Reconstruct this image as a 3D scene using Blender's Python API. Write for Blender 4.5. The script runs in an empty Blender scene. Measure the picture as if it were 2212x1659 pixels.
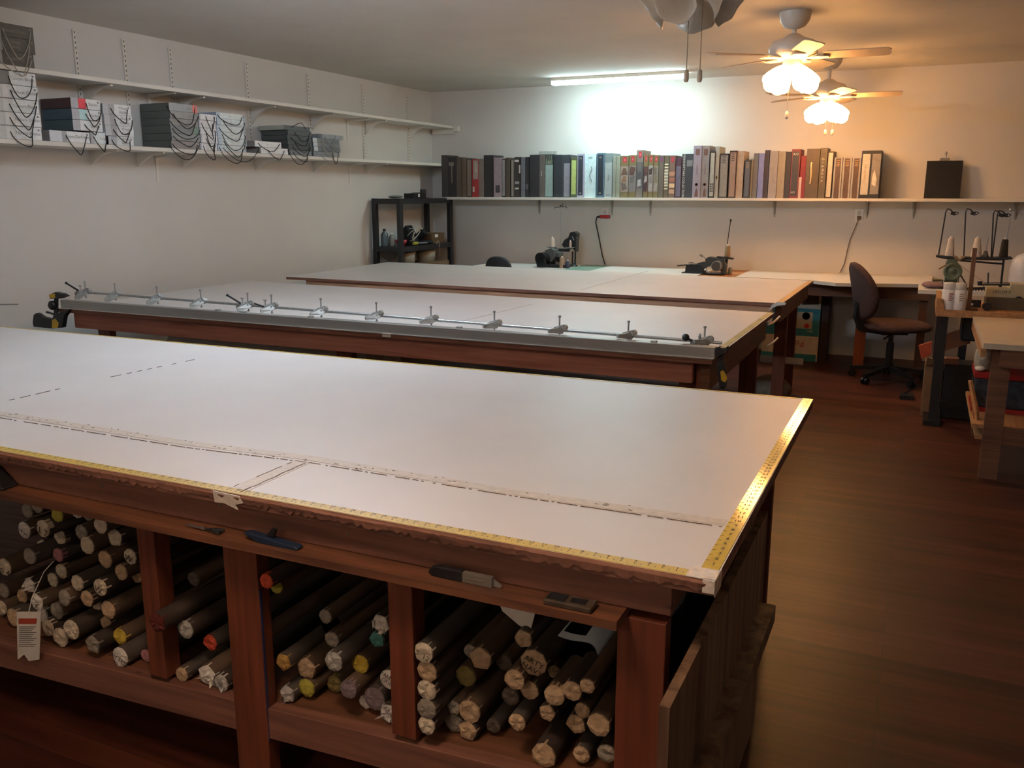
import bpy, math, random
from mathutils import Vector as V, Matrix
random.seed(7)
C = bpy.context.scene.collection
PI = math.pi
rad = math.radians
# ------------------------------------------------------------------ camera
CAM_H, F, YAW, PITCH = 1.45, 1897.4, rad(24.82), rad(12.37)
cd = bpy.data.cameras.new('camera'); cam = bpy.data.objects.new('camera', cd); C.objects.link(cam)
cd.sensor_width = 36; cd.lens = F*36/2212; cd.clip_start = .05
cam.location = (0, 0, CAM_H); cam.rotation_euler = (PI/2-PITCH, 0, YAW)
bpy.context.scene.camera = cam
_w = V((-math.sin(YAW)*math.cos(PITCH), math.cos(YAW)*math.cos(PITCH), -math.sin(PITCH)))
_r = V((math.cos(YAW), math.sin(YAW), 0)); _u = _r.cross(_w)
O = V((0, 0, CAM_H))
def at(x, y, ax, val):
    """point where the sight line of a photo pixel meets the plane axis=val (used to measure the room)"""
    d = _w + _r*((x-1106)/F) - _u*((y-829.5)/F)
    return O + d*((val-O[ax])/d[ax])
def PY(x, y, Y): return at(x, y, 1, Y)
def PX(x, y, X): return at(x, y, 0, X)
def PZ(x, y, Z): return at(x, y, 2, Z)
# ------------------------------------------------------------------ materials
def lin(c): return tuple((u/255/12.92 if u/255 <= .04045 else ((u/255+.055)/1.055)**2.4) for u in c)
def hx(s): return tuple(int(s[i:i+2], 16) for i in (0, 2, 4))
_M = {}
def mat(name, col, rough=.6, metal=0, var=.12, scale=30, bump=0, emit=None, estr=0, stretch=None, spec=.5, trans=0, lincol=False):
    if name in _M: return _M[name]
    m = bpy.data.materials.new(name); m.use_nodes = True; nt = m.node_tree; N = nt.nodes; L = nt.links
    b = N['Principled BSDF']
    c = tuple(col) if lincol else lin(hx(col) if isinstance(col, str) else col)
    tc = N.new('ShaderNodeTexCoord'); mp = N.new('ShaderNodeMapping'); L.new(tc.outputs['Object'], mp.inputs[0])
    if stretch: mp.inputs['Scale'].default_value = stretch
    nz = N.new('ShaderNodeTexNoise'); nz.inputs['Scale'].default_value = scale; nz.inputs['Detail'].default_value = 4
    L.new(mp.outputs[0], nz.inputs['Vector'])
    rp = N.new('ShaderNodeValToRGB'); L.new(nz.outputs[0], rp.inputs[0])
    rp.color_ramp.elements[0].position = .3; rp.color_ramp.elements[1].position = .7
    rp.color_ramp.elements[0].color = tuple(u*(1-var) for u in c)+(1,)
    rp.color_ramp.elements[1].color = tuple(min(1, u*(1+var)) for u in c)+(1,)
    L.new(rp.outputs[0], b.inputs['Base Color'])
    b.inputs['Roughness'].default_value = rough; b.inputs['Metallic'].default_value = metal
    b.inputs['Specular IOR Level'].default_value = spec
    if trans: b.inputs['Transmission Weight'].default_value = trans
    if bump:
        bp = N.new('ShaderNodeBump'); bp.inputs['Strength'].default_value = bump; bp.inputs['Distance'].default_value = .01
        L.new(nz.outputs[0], bp.inputs['Height']); L.new(bp.outputs[0], b.inputs['Normal'])
    if emit:
        b.inputs['Emission Color'].default_value = tuple(emit)+(1,); b.inputs['Emission Strength'].default_value = estr
    _M[name] = m; return m
def wood(name, dark, light, rough=.55, ax=0, knots=True, scale=1):
    if name in _M: return _M[name]
    m = bpy.data.materials.new(name); m.use_nodes = True; nt = m.node_tree; N = nt.nodes; L = nt.links
    b = N['Principled BSDF']; b.inputs['Roughness'].default_value = rough
    tc = N.new('ShaderNodeTexCoord'); mp = N.new('ShaderNodeMapping'); L.new(tc.outputs['Object'], mp.inputs[0])
    s = [40*scale]*3; s[ax] = 2.2*scale; mp.inputs['Scale'].default_value = s
    nz = N.new('ShaderNodeTexNoise'); nz.inputs['Scale'].default_value = 1; nz.inputs['Detail'].default_value = 6; nz.inputs['Distortion'].default_value = .6
    L.new(mp.outputs[0], nz.inputs['Vector'])
    rp = N.new('ShaderNodeValToRGB'); L.new(nz.outputs[0], rp.inputs[0])
    rp.color_ramp.elements[0].position = .32; rp.color_ramp.elements[1].position = .72
    rp.color_ramp.elements[0].color = lin(hx(dark))+(1,); rp.color_ramp.elements[1].color = lin(hx(light))+(1,)
    out = rp.outputs[0]
    if knots:
        vo = N.new('ShaderNodeTexVoronoi'); vo.inputs['Scale'].default_value = 4.5
        mk = N.new('ShaderNodeMapping'); L.new(tc.outputs['Object'], mk.inputs[0]); t = [2.2]*3; t[ax] = 1; mk.inputs['Scale'].default_value = t
        L.new(mk.outputs[0], vo.inputs['Vector'])
        r2 = N.new('ShaderNodeValToRGB'); L.new(vo.outputs['Distance'], r2.inputs[0])
        r2.color_ramp.elements[0].position = .045; r2.color_ramp.elements[0].color = (.25, .22, .2, 1)
        r2.color_ramp.elements[1].position = .085; r2.color_ramp.elements[1].color = (1, 1, 1, 1)
        mx = N.new('ShaderNodeMix'); mx.data_type = 'RGBA'; mx.blend_type = 'MULTIPLY'; mx.inputs[0].default_value = 1
        L.new(out, mx.inputs[6]); L.new(r2.outputs[0], mx.inputs[7]); out = mx.outputs[2]
    L.new(out, b.inputs['Base Color'])
    bp = N.new('ShaderNodeBump'); bp.inputs['Strength'].default_value = .25; bp.inputs['Distance'].default_value = .004
    L.new(nz.outputs[0], bp.inputs['Height']); L.new(bp.outputs[0], b.inputs['Normal'])
    _M[name] = m; return m
def floor_mat():
    m = bpy.data.materials.new('floor_planks'); m.use_nodes = True; nt = m.node_tree; N = nt.nodes; L = nt.links
    b = N['Principled BSDF']; b.inputs['Roughness'].default_value = .42; b.inputs['Specular IOR Level'].default_value = .38
    tc = N.new('ShaderNodeTexCoord')
    br = N.new('ShaderNodeTexBrick'); br.inputs['Scale'].default_value = 1; br.inputs['Mortar Size'].default_value = .0014
    br.inputs['Brick Width'].default_value = 1.1; br.inputs['Row Height'].default_value = .085; br.offset = .37
    br.inputs['Color1'].default_value = (0, 0, 0, 1); br.inputs['Color2'].default_value = (1, 1, 1, 1); br.inputs['Mortar'].default_value = (0, 0, 0, 1)
    L.new(tc.outputs['Object'], br.inputs['Vector'])
    mp = N.new('ShaderNodeMapping'); mp.inputs['Scale'].default_value = (1.6, 26, 10); L.new(tc.outputs['Object'], mp.inputs[0])
    nz = N.new('ShaderNodeTexNoise'); nz.inputs['Scale'].default_value = 1; nz.inputs['Detail'].default_value = 5; L.new(mp.outputs[0], nz.inputs['Vector'])
    rp = N.new('ShaderNodeValToRGB'); L.new(nz.outputs[0], rp.inputs[0])
    rp.color_ramp.elements[0].position = .25; rp.color_ramp.elements[0].color = lin(hx('381b12'))+(1,)
    rp.color_ramp.elements[1].position = .8; rp.color_ramp.elements[1].color = lin(hx('603425'))+(1,)
    r2 = N.new('ShaderNodeValToRGB'); L.new(br.outputs['Color'], r2.inputs[0])
    r2.color_ramp.elements[0].color = (.50, .46, .44, 1); r2.color_ramp.elements[1].color = (1.25, 1.2, 1.15, 1)
    mx = N.new('ShaderNodeMix'); mx.data_type = 'RGBA'; mx.blend_type = 'MULTIPLY'; mx.inputs[0].default_value = 1
    L.new(rp.outputs[0], mx.inputs[6]); L.new(r2.outputs[0], mx.inputs[7])
    m2 = N.new('ShaderNodeMix'); m2.data_type = 'RGBA'; L.new(br.outputs['Fac'], m2.inputs[0]); L.new(mx.outputs[2], m2.inputs[6])
    m2.inputs[7].default_value = (.03, .016, .01, 1)
    L.new(m2.outputs[2], b.inputs['Base Color'])
    bp = N.new('ShaderNodeBump'); bp.inputs['Strength'].default_value = .15; bp.inputs['Distance'].default_value = .003
    L.new(nz.outputs[0], bp.inputs['Height']); L.new(bp.outputs[0], b.inputs['Normal'])
    return m
W = dict(
 wall=mat('wall_paint', 'd4d1cb', .7, var=.025, scale=2.5, bump=.02),
 ceil=mat('ceiling_paint', 'd2cdc4', .8, var=.03, scale=3),
 top=mat('white_laminate', 'd6d0cd', .42, var=.03, scale=4),
 strip=mat('white_seam_tape', 'cfc4b8', .5, var=.1, scale=60),
 crack=mat('dark_seam_line', '73655a', .8, var=.4, scale=90),
 edge=wood('raw_board_edge', '5c3c30', '9a6c58', .8, 0, False, 1.6),
 red=wood('red_stained_pine', '5c2c1b', '80442c', .55, 2),
 apr=wood('red_pine_apron', '6a4438', '8c5f4c', .6, 0),
 apr2=wood('faded_pine_apron', 'a07858', 'cfa384', .6, 0),
 apr3=wood('pinkish_pine_apron', '945c4a', 'b88270', .6, 0),
 brn=wood('brown_pine', '5c3a26', '80543a', .6, 0),
 ply=wood('plywood_panel', '523a2a', '96785c', .6, 2, False, .6),
 oak=wood('light_pine', '9a6c42', 'c08d5c', .6, 1),
 shelf=mat('white_shelf_paint', 'dcd8ce', .5, var=.03, scale=5),
 blk=mat('black_plastic', '1c1c1e', .45, var=.2, scale=20),
 blkm=mat('black_enamel', '202224', .3, var=.2, scale=14),
 dkm=mat('dark_steel', '33363a', .4, .6, var=.2, scale=25),
 alu=mat('aluminium', 'a9a7a3', .42, .75, var=.06, scale=12, stretch=(.2, 20, 20)),
 zinc=mat('zinc_plated_steel', 'b4b8b9', .35, .85, var=.12, scale=40),
 cast=mat('cast_zinc', 'a3a6a4', .5, .5, var=.15, scale=50),
 yel=mat('yellow_tape', 'c9ac45', .1, var=.08, scale=50, spec=.8),
 yelm=mat('yellow_tape_matte', 'cdb052', .35, var=.08, scale=50),
 ink=mat('black_ink', '2a2620', .6, var=.1),
 whp=mat('white_plastic', 'e4e2de', .35, var=.04),
 paper=mat('white_paper', 'dcd5cb', .8, var=.08, scale=25, bump=.3),
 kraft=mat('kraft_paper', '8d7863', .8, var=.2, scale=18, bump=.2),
 fanw=mat('white_fan_enamel', 'dcd4c6', .35, var=.03),
 blade=mat('white_fan_blade', 'cdb89e', .5, var=.06, scale=6),
)
# ------------------------------------------------------------------ mesh builder
class MB:
    def __init__(s): s.v = []; s.f = []; s.m = []; s.sm = []
    def add(s, vs, fs, m=0, sm=False):
        o = len(s.v); s.v += [tuple(v) for v in vs]
        for f in fs: s.f.append(tuple(i+o for i in f)); s.m.append(m); s.sm.append(sm)
        return s
    def box(s, x0, x1, y0, y1, z0, z1, m=0):
        if x0 > x1: x0, x1 = x1, x0
        if y0 > y1: y0, y1 = y1, y0
        if z0 > z1: z0, z1 = z1, z0
        return s.add([(x0,y0,z0),(x1,y0,z0),(x1,y1,z0),(x0,y1,z0),(x0,y0,z1),(x1,y0,z1),(x1,y1,z1),(x0,y1,z1)],
              [(0,3,2,1),(4,5,6,7),(0,1,5,4),(1,2,6,5),(2,3,7,6),(3,0,4,7)], m)
    def obox(s, c, size, R, m=0):
        c = V(c); hx_, hy, hz = (q/2 for q in size)
        vs = [c+R@V((a*hx_, b*hy, d*hz)) for d in (-1,1) for a,b in ((-1,-1),(1,-1),(1,1),(-1,1))]
        return s.add(vs, [(0,3,2,1),(4,5,6,7),(0,1,5,4),(1,2,6,5),(2,3,7,6),(3,0,4,7)], m)
    def bar(s, p0, p1, w, h, m=0, up=(0,0,1)):
        p0, p1 = V(p0), V(p1); d = (p1-p0); z = V(up); x = d.cross(z)
        if x.length < 1e-6: x = V((1,0,0))
        x.normalize(); d2 = d.normalized(); z = x.cross(d2)
        R = Matrix((x, d2, z)).transposed()
        return s.obox((p0+p1)/2, (w, d.length, h), R, m)
    def ext(s, pts, vec, m=0, m2=None):
        pts = [V(p) for p in pts]; vec = V(vec); n = len(pts)
        nrm = V((0,0,0))
        for i in range(n): nrm += pts[i].cross(pts[(i+1) % n])
        if nrm.dot(vec) > 0: pts = pts[::-1]
        s.add(pts+[p+vec for p in pts], [tuple(range(n))], m)
        o = len(s.v)-2*n
        s.f.append(tuple(o+n+i for i in range(n))[::-1]); s.m.append(m); s.sm.append(False)
        for i in range(n):
            j = (i+1) % n; s.f.append((o+i, o+n+i, o+n+j, o+j)); s.m.append(m if m2 is None else m2); s.sm.append(False)
        return s
    def cyl(s, p0, p1, r0, r1=None, n=16, m=0, cap=True, mc=None, open_=False):
        r1 = r0 if r1 is None else r1; p0, p1 = V(p0), V(p1); d = (p1-p0).normalized()
        a = V((0,0,1)) if abs(d.z) < .9 else V((1,0,0)); x = d.cross(a).normalized(); y = d.cross(x)
        ring = lambda p, r: [p+x*(r*math.cos(2*PI*i/n))+y*(r*math.sin(2*PI*i/n)) for i in range(n)]
        A, B = ring(p0, r0), ring(p1, r1)
        s.add(A+B, [(i, (i+1) % n, n+(i+1) % n, n+i) for i in range(n)], m, True)
        if cap and not open_:
            mc = m if mc is None else mc
            s.add(A, [tuple(range(n))[::-1]], mc); s.add(B, [tuple(range(n))], mc)
        return s
    def tube(s, pts, r, n=6, m=0, cap=True):
        pts = [V(p) for p in pts]; k = len(pts); px = None; rings = []
        for i, p in enumerate(pts):
            d = (pts[min(i+1, k-1)]-pts[max(i-1, 0)])
            d = d.normalized() if d.length > 1e-9 else V((0,0,1))
            if px is None:
                a = V((0,0,1)) if abs(d.z) < .9 else V((1,0,0)); px = d.cross(a).normalized()
            px = (px-d*px.dot(d)).normalized(); y = d.cross(px)
            rings += [p+px*(r*math.cos(2*PI*j/n))+y*(r*math.sin(2*PI*j/n)) for j in range(n)]
        fs = [(i*n+j, i*n+(j+1) % n, (i+1)*n+(j+1) % n, (i+1)*n+j) for i in range(k-1) for j in range(n)]
        s.add(rings, fs, m, True)
        if cap: s.add(rings[:n], [tuple(range(n))[::-1]], m); s.add(rings[-n:], [tuple(range(n))], m)
        return s
    def lathe(s, prof, c=(0,0,0), n=24, m=0, R=None, sm=True):
        """prof: (radius, height) list, turned about local z"""
        c = V(c); R = R or Matrix.Identity(3); k = len(prof)
        vs = [c+R@V((r*math.cos(2*PI*j/n), r*math.sin(2*PI*j/n), z)) for r, z in prof for j in range(n)]
        fs = [(i*n+j, i*n+(j+1) % n, (i+1)*n+(j+1) % n, (i+1)*n+j) for i in range(k-1) for j in range(n)]
        s.add(vs, fs, m, sm)
        if prof[0][0] > 1e-4: s.add(vs[:n], [tuple(range(n))[::-1]], m)
        if prof[-1][0] > 1e-4: s.add(vs[-n:], [tuple(range(n))], m)
        return s
    def ball(s, c, r, m=0, sx=1, sy=1, sz=1, n=14, k=9, R=None):
        R = R or Matrix.Identity(3); c = V(c); vs = []; fs = []
        for i in range(k+1):
            t = PI*i/k
            for j in range(n):
                a = 2*PI*j/n; vs.append(c+R@V((sx*r*math.sin(t)*math.cos(a), sy*r*math.sin(t)*math.sin(a), -sz*r*math.cos(t))))
        for i in range(k):
            for j in range(n): fs.append((i*n+j, i*n+(j+1) % n, (i+1)*n+(j+1) % n, (i+1)*n+j))
        return s.add(vs, fs, m, True)
    def text(s, t, size, o, xd, ud, m=0, lift=.0006, center=True):
        vs, fs, w, h = text_mesh(t); o = V(o); xd = V(xd).normalized(); ud = V(ud).normalized(); nd = xd.cross(ud)
        k = size/.7; ox = w/2 if center else 0; oy = h/2 if center else 0
        return s.add([o+xd*((a-ox)*k)+ud*((b-oy)*k)+nd*lift for a, b in vs], fs, m)
_T = {}
def text_mesh(t):
    if t in _T: return _T[t]
    cu = bpy.data.curves.new('lettering_source', 'FONT'); cu.body = t; cu.resolution_u = 2
    ob = bpy.data.objects.new('lettering_source', cu); C.objects.link(ob)
    dg = bpy.context.evaluated_depsgraph_get(); me = bpy.data.meshes.new_from_object(ob.evaluated_get(dg))
    vs = [(v.co.x, v.co.y) for v in me.vertices]; fs = [tuple(p.vertices) for p in me.polygons]
    bpy.data.objects.remove(ob); bpy.data.curves.remove(cu); bpy.data.meshes.remove(me)
    if not vs: vs = [(0, 0)]
    w = max(v[0] for v in vs)+min(v[0] for v in vs); h = max(v[1] for v in vs)+min(v[1] for v in vs)
    _T[t] = (vs, fs, w, h); return _T[t]
# ------------------------------------------------------------------ things and parts
def tag(o, label=None, cat=None, group=None, kind=None):
    if label: o['label'] = label
    if cat: o['category'] = cat
    if group: o['group'] = group
    if kind: o['kind'] = kind
    return o
def thing(name, label, cat, loc=(0,0,0), group=None):
    o = bpy.data.objects.new(name, None); o.empty_display_size = .05; C.objects.link(o); o.location = loc
    return tag(o, label, cat, group)
def origin(o):
    p = V((0,0,0))
    while o is not None: p += V(o.location); o = o.parent
    return p
def mk(name, mb, mats, parent=None, base=None, label=None, bevel=0, smooth_all=False):
    """mb is in world coordinates; parent (unrotated) is where its origin goes"""
    if not isinstance(mats, (list, tuple)): mats = [mats]
    org = origin(parent) if parent is not None else V(base or (0,0,0))
    me = bpy.data.meshes.new(name)
    me.from_pydata([tuple(V(v)-org) for v in mb.v], [], mb.f)
    for m in mats: me.materials.append(m)
    me.polygons.foreach_set('material_index', [min(i, len(mats)-1) for i in mb.m])
    me.polygons.foreach_set('use_smooth', [bool(x) or smooth_all for x in mb.sm]); me.update()
    o = bpy.data.objects.new(name, me); C.objects.link(o)
    if parent is not None: o.parent = parent
    else: o.location = org
    if label: o['label'] = label
    if bevel:
        b = o.modifiers.new('bevel', 'BEVEL'); b.width = bevel; b.segments = 2; b.limit_method = 'ANGLE'
    return o
def single(name, mb, mats, label, cat, base=None, group=None, bevel=0):
    return tag(mk(name, mb, mats, None, base, bevel=bevel), label, cat, group)
def copy_tree(o, parent=None):
    c = o.copy(); C.objects.link(c)
    if parent is not None: c.parent = parent
    for ch in list(o.children): copy_tree(ch, c)
    return c
def struct(name, mb, m, **k):
    o = mk(name, mb, m, **k); o['kind'] = 'structure'; return o
# ================================================================== ROOM
XL, XR, YB, YF, ZC = -4.805, 3.0, 8.37, -2.6, 2.46
fl = struct('floor', MB().box(XL-.1, XR+.1, YF-.1, YB+.1, -.1, 0), floor_mat())
struct('ceiling', MB().box(XL-.1, XR+.1, YF-.1, YB+.1, ZC, ZC+.1), W['ceil'])
struct('wall_left', MB().box(XL-.1, XL, YF-.1, YB+.1, 0, ZC), W['wall'])
struct('wall_back', MB().box(XL, XR, YB, YB+.1, 0, ZC), W['wall'])
struct('wall_right', MB().box(XR, XR+.1, YF-.1, YB+.1, 0, ZC), W['wall'])
struct('wall_front', MB().box(XL, XR, YF-.1, YF, 0, ZC), W['wall'])
# ================================================================== BIG TABLES
ZT = .80
def slab(corners, z0, z1, m=0, mside=1):
    mb = MB(); b = [V((x, y, z0)) for x, y in corners]; t = [V((x, y, z1)) for x, y in corners]
    n = len(b)
    mb.add(b, [tuple(range(n))[::-1]], mside); mb.add(t, [tuple(range(n))], m)
    mb.add(b+t, [(i, (i+1) % n, n+(i+1) % n, n+i) for i in range(n)], mside)
    return mb
# ---- front table
FT = thing('cutting_table', 'huge white-topped wooden cutting table in the foreground with fabric tubes stored underneath', 'table', (-2.2, 2.1, 0))
FX0, FX1 = -4.25, -.27
fc = [(FX0, 1.415), (FX1, 1.409), (FX1-.003, 2.887), (FX0, 2.834)]
mk('tabletop', slab(fc, ZT-.028, ZT), [W['top'], W['edge']], FT)
# ragged broken front lip of the board
rg = MB(); n = 420
random.seed(3)
prev = None; vs = []; fs = []
for i in range(n+1):
    x = FX0+(FX1-FX0)*i/n; d = random.uniform(0, .004); h = random.uniform(.014, .025)
    y = 1.4145-.0055*i/n
    vs += [(x, y, ZT-.001), (x, y-.004-d, ZT-.006), (x, y-.003-d*.6, ZT-h), (x, y+.004, ZT-h-.002)]
for i in range(n):
    for k in range(3): fs.append((i*4+k, i*4+k+1, (i+1)*4+k+1, (i+1)*4+k))
rg.add(vs, fs)
mk('chipped_edge', rg, W['edge'], FT, label='splintered brown front edge of the board')
# seams
def ribbon(pts, w0, z, m=0, h=.0012):
    mb = MB(); pts = [V(p) for p in pts]; L_, R_ = [], []
    for i, p in enumerate(pts):
        d = (pts[min(i+1, len(pts)-1)]-pts[max(i-1, 0)]).normalized(); nrm = V((-d.y, d.x, 0))
        ww = w0 if not isinstance(w0, (list, tuple)) else w0[i]
        L_.append((p.x+nrm.x*ww/2, p.y+nrm.y*ww/2, z+h)); R_.append((p.x-nrm.x*ww/2, p.y-nrm.y*ww/2, z+h))
    k = len(pts); vs = L_+R_; mb.add(vs, [(i, k+i, k+i+1, i+1) for i in range(k-1)], m)
    lo = [(a, b, z-.0005) for a, b, c in vs]
    mb.add(vs+lo, [(i, i+1, 2*k+i+1, 2*k+i) for i in range(k-1)]+[(k+i, 3*k+i, 3*k+i+1, k+i+1) for i in range(k-1)], m)
    return mb
P = lambda x, y: PZ(x, y, ZT)
seam = [P(0, 893), P(400, 957), P(670, 990), P(1100, 1062), P(1568, 1130)]
sm1 = ribbon([seam[0]-(seam[1]-seam[0])*1.2]+seam, .033, ZT)
mk('long_seam_strip', sm1, W['strip'], FT, label='pale worn seam strip across the tabletop')
cs = ribbon([P(512, 1060), P(655, 996)], .05, ZT, h=.0009)
mk('cross_seam_strip', cs, W['strip'], FT, label='short pale seam strip meeting the front edge')
ck = MB(); random.seed(5)
def crack(p0, p1, n, w=.0010, jit=.0015, gap=.25):
    p0, p1 = V(p0), V(p1)
    d = (p1-p0)/n; nn = V((-d.y, d.x, 0)).normalized(); q = p0
    for i in range(n):
        e = p0+d*(i+1)+nn*random.uniform(-jit, jit)
        if random.random() > gap: r = ribbon([q, e], w*random.uniform(.5, 1.6), ZT, h=.0018); ck.add(r.v, r.f)
        q = e
for a, b in (((0, 903), (400, 967)), ((400, 967), (670, 1000)), ((670, 1000), (1100, 1071)), ((1100, 1071), (1560, 1139))): crack(P(*a), P(*b), 70, .0009, .001, .18)
crack(P(520, 1064), P(660, 1001), 14, .0022, .002, .05); crack(P(505, 1052), P(640, 995), 12, .0014, .002, .35)
crack(P(20, 865), P(130, 840), 10, .0012, .0005, .3); crack(P(190, 825), P(430, 775), 22, .001, .0005, .45)
for i in range(60):
    a = random.random(); q = seam[0].lerp(seam[-1], a*.96)+V((random.uniform(-.01, .01), random.uniform(-.014, .016), 0)); crack(q, q+V((random.uniform(.003, .01), random.uniform(-.003, .003), 0)), 1, .002, 0, 0)
mk('seam_cracks', ck, W['crack'], FT)['kind'] = 'stuff'
# measuring tapes glued on the edges
tp = slab([(FX0+.01, 1.4165), (FX1-.045, 1.4105), (FX1-.045, 1.4365), (FX0+.01, 1.4425)], ZT, ZT+.0012, 0, 0)
q = 0
for i in range(1, 150):
    x = FX1-.045-.0254*i
    if x < FX0+.05: break
    tp.text(str(i), .0085, (x, 1.4315, ZT+.0012), (1, 0, 0), (0, 1, 0), 1)
    tp.box(x-.0005, x+.0005, 1.419, 1.4255, ZT+.0012, ZT+.0015, 1)
    tp.box(x+.0122, x+.0132, 1.419, 1.4225, ZT+.0012, ZT+.0015, 1)
mk('front_measuring_tape', tp, [W['yelm'], W['ink']], FT, label='yellow measuring tape glued along the front edge')
tr = MB(); tr.box(FX1-.034, FX1-.003, 1.452, 2.885, ZT, ZT+.0012)
for i in range(1, 57):
    y = 1.452+.0254*i
    if y > 2.87: break
    tr.text(str(i), .0105, (FX1-.017, y, ZT+.0012), (1, 0, 0), (0, 1, 0), 1)
    tr.box(FX1-.034, FX1-.027, y+.0122, y+.0132, ZT+.0012, ZT+.0015, 1)
mk('side_measuring_tape', tr, [W['yel'], W['ink']], FT, label='glossy yellow measuring tape glued along the right edge')
ty = MB(); ty.box(FX0+.1, FX1-.05, 2.842, 2.85, ZT, ZT+.001)
mk('rear_measuring_tape', slab([(FX0+.1, 2.822), (FX1-.05, 2.873), (FX1-.05, 2.883), (FX0+.1, 2.832)], ZT, ZT+.0012, 0, 0), W['yelm'], FT, label='thin yellow tape along the rear edge')
ct = MB(); ct.box(FX1-.05, FX1+.001, 1.407, 1.452, ZT+.0005, ZT+.002); ct.box(FX1, FX1+.0015, 1.409, 1.46, ZT-.03, ZT+.002); ct.box(FX1-.02, FX1+.001, 1.403, 1.409, ZT-.022, ZT+.002)
mk('corner_packing_tape', ct, mat('clear_packing_tape', 'd9cfc6', .12, var=.1, scale=60, bump=.5), FT)
pt = MB(); pq = PY(490, 1077, 1.405)
pt.ext([pq+V(o) for o in ((-.04, 0, .012), (.035, 0, .01), (.045, 0, -.004), (.02, 0, -.012), (.028, 0, -.022), (-.01, 0, -.012), (-.036, 0, -.014))], (0, .003, 0))
mk('torn_tape', pt, W['strip'], FT)
# frame: apron, ledge, posts, rails
mk('apron', MB().box(FX0+.1, -.352, 1.444, 1.482, .700, ZT-.028), W['apr'], FT, bevel=.002)
mk('apron', MB().box(FX0+.1, -.40, 2.78, 2.818, .685, ZT-.028), W['apr'], FT)
mk('apron_block', MB().box(-.40, -.353, 1.483, 1.60, .700, ZT-.0285), W['brn'], FT)
scr = MB()
for x, y in ((222, 1048), (475, 1091), (752, 1152), (1362, 1255), (220, 1050)):
    q = PY(x, y, 1.4438); scr.cyl(q, q-V((0, .0012, 0)), .004, n=8)
mk('screw_heads', scr, W['crack'], FT)
mk('ledge', MB().box(FX0+.1, -.435, 1.385, 1.483, .682, .6995), wood('ledge_board', '4c2e20', '7e5034', .6, 0, False), FT, label='narrow wooden ledge under the apron')
pR, pD = W['red'], W['red']
def post(x0, x1, y0, y1, z0, z1, m=None, **k): mk('leg', MB().box(x0, x1, y0, y1, z0, z1), m or W['red'], FT, bevel=.002, **k)
post(-.452, -.36, 1.4445, 1.483, 0, .6818); post(-1.405, -1.307, 1.4445, 1.483, 0, .6815)
post(-.452, -.36, 2.74, 2.778, 0, .77); post(-2.6, -2.51, 1.4445, 1.483, 0, .6815); post(-4.1, -4.01, 1.4445, 1.483, 0, .6815)
post(-4.1, -4.01, 2.74, 2.778, 0, .77); post(-2.4, -2.31, 2.74, 2.778, 0, .77)
def rz(x): return .222+(x+2.25)*.05      # the storage deck sags towards the left
def divider(x0, x1): mk('divider', MB().box(x0, x1, 1.4445, 1.494, rz((x0+x1)/2)+.003, .6815), W['red'], FT, bevel=.002)
divider(-1.678, -1.622); divider(-.957, -.897)
bt = MB(); bt.box(-1.306, -1.3045, 1.446, 1.452, .17, .56)
mk('blue_tape', bt, mat('blue_tape', '22305f', .5), FT)
def sag(x0, x1, y0, y1, th, name, m, off=0, seg=1):
    mb = MB(); a, b = rz(x0)+off, rz(x1)+off
    mb.add([(x0,y0,a-th),(x1,y0,b-th),(x1,y1,b-th),(x0,y1,a-th),(x0,y0,a),(x1,y0,b),(x1,y1,b),(x0,y1,a)],
       [(0,3,2,1),(4,5,6,7),(0,1,5,4),(1,2,6,5),(2,3,7,6),(3,0,4,7)])
    mk(name, mb, m, FT, bevel=.002)
sag(-4.0, -1.4065, 1.4475, 1.482, .08, 'bottom_rail', W['apr'], off=-.012); sag(-1.3055, -.4535, 1.4475, 1.482, .08, 'bottom_rail', W['apr'], off=-.012)
sag(-4.0, -.37, 1.484, 2.7395, .018, 'storage_deck', W['brn'], off=-.014)
# end panel (old plywood) and the plank it stands on
ep = MB(); X0, X1 = -.340, -.3215
p_near = PX(1423, 1524, X1)
zt = p_near.z
ep.add([], [])
mk('end_panel', MB().box(-.3212, -.303, p_near.y, 2.245, .02, zt), W['ply'], FT, label='worn brown plywood end panel')
mk('end_plank', MB().box(-.3028, -.262, p_near.y+.02, 2.20, .355, .40), W['ply'], FT, label='plank fixed low across the plywood end panel')
# stuffed bags behind the end panel
random.seed(11)
def lumpy(c, r, sx, sy, sz, name, m, label, cat, seedv=1, group=None, amp=.18, n=22, k=14):
    rr = random.Random(seedv); mb = MB(); mb.ball(c, r, 0, sx, sy, sz, n, k)
    ph = [(rr.uniform(3, 9)/r*.3, rr.uniform(0, 6), V((rr.uniform(-1, 1), rr.uniform(-1, 1), rr.uniform(-1, 1))).normalized()) for _ in range(9)]
    c = V(c); out = []
    for v in mb.v:
        d = V(v)-c; e = sum(math.sin(d.dot(a)*f_+p_) for f_, p_, a in ph)/9
        out.append(tuple(c+d*(1+amp*2*e)))
    mb.v = out
    return single(name, mb, m, label, cat, base=(c.x, c.y, c.z-r*sz), group=group)
dkbag = mat('black_bag_plastic', '17181a', .18, var=.4, scale=20, bump=.8)
lumpy((-.388, 2.08, .56), .11, .42, 4.6, 1.75, 'rubbish_bag', dkbag, 'shiny black plastic bag stuffed under the right end of the front table', 'bag', 4)
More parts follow.
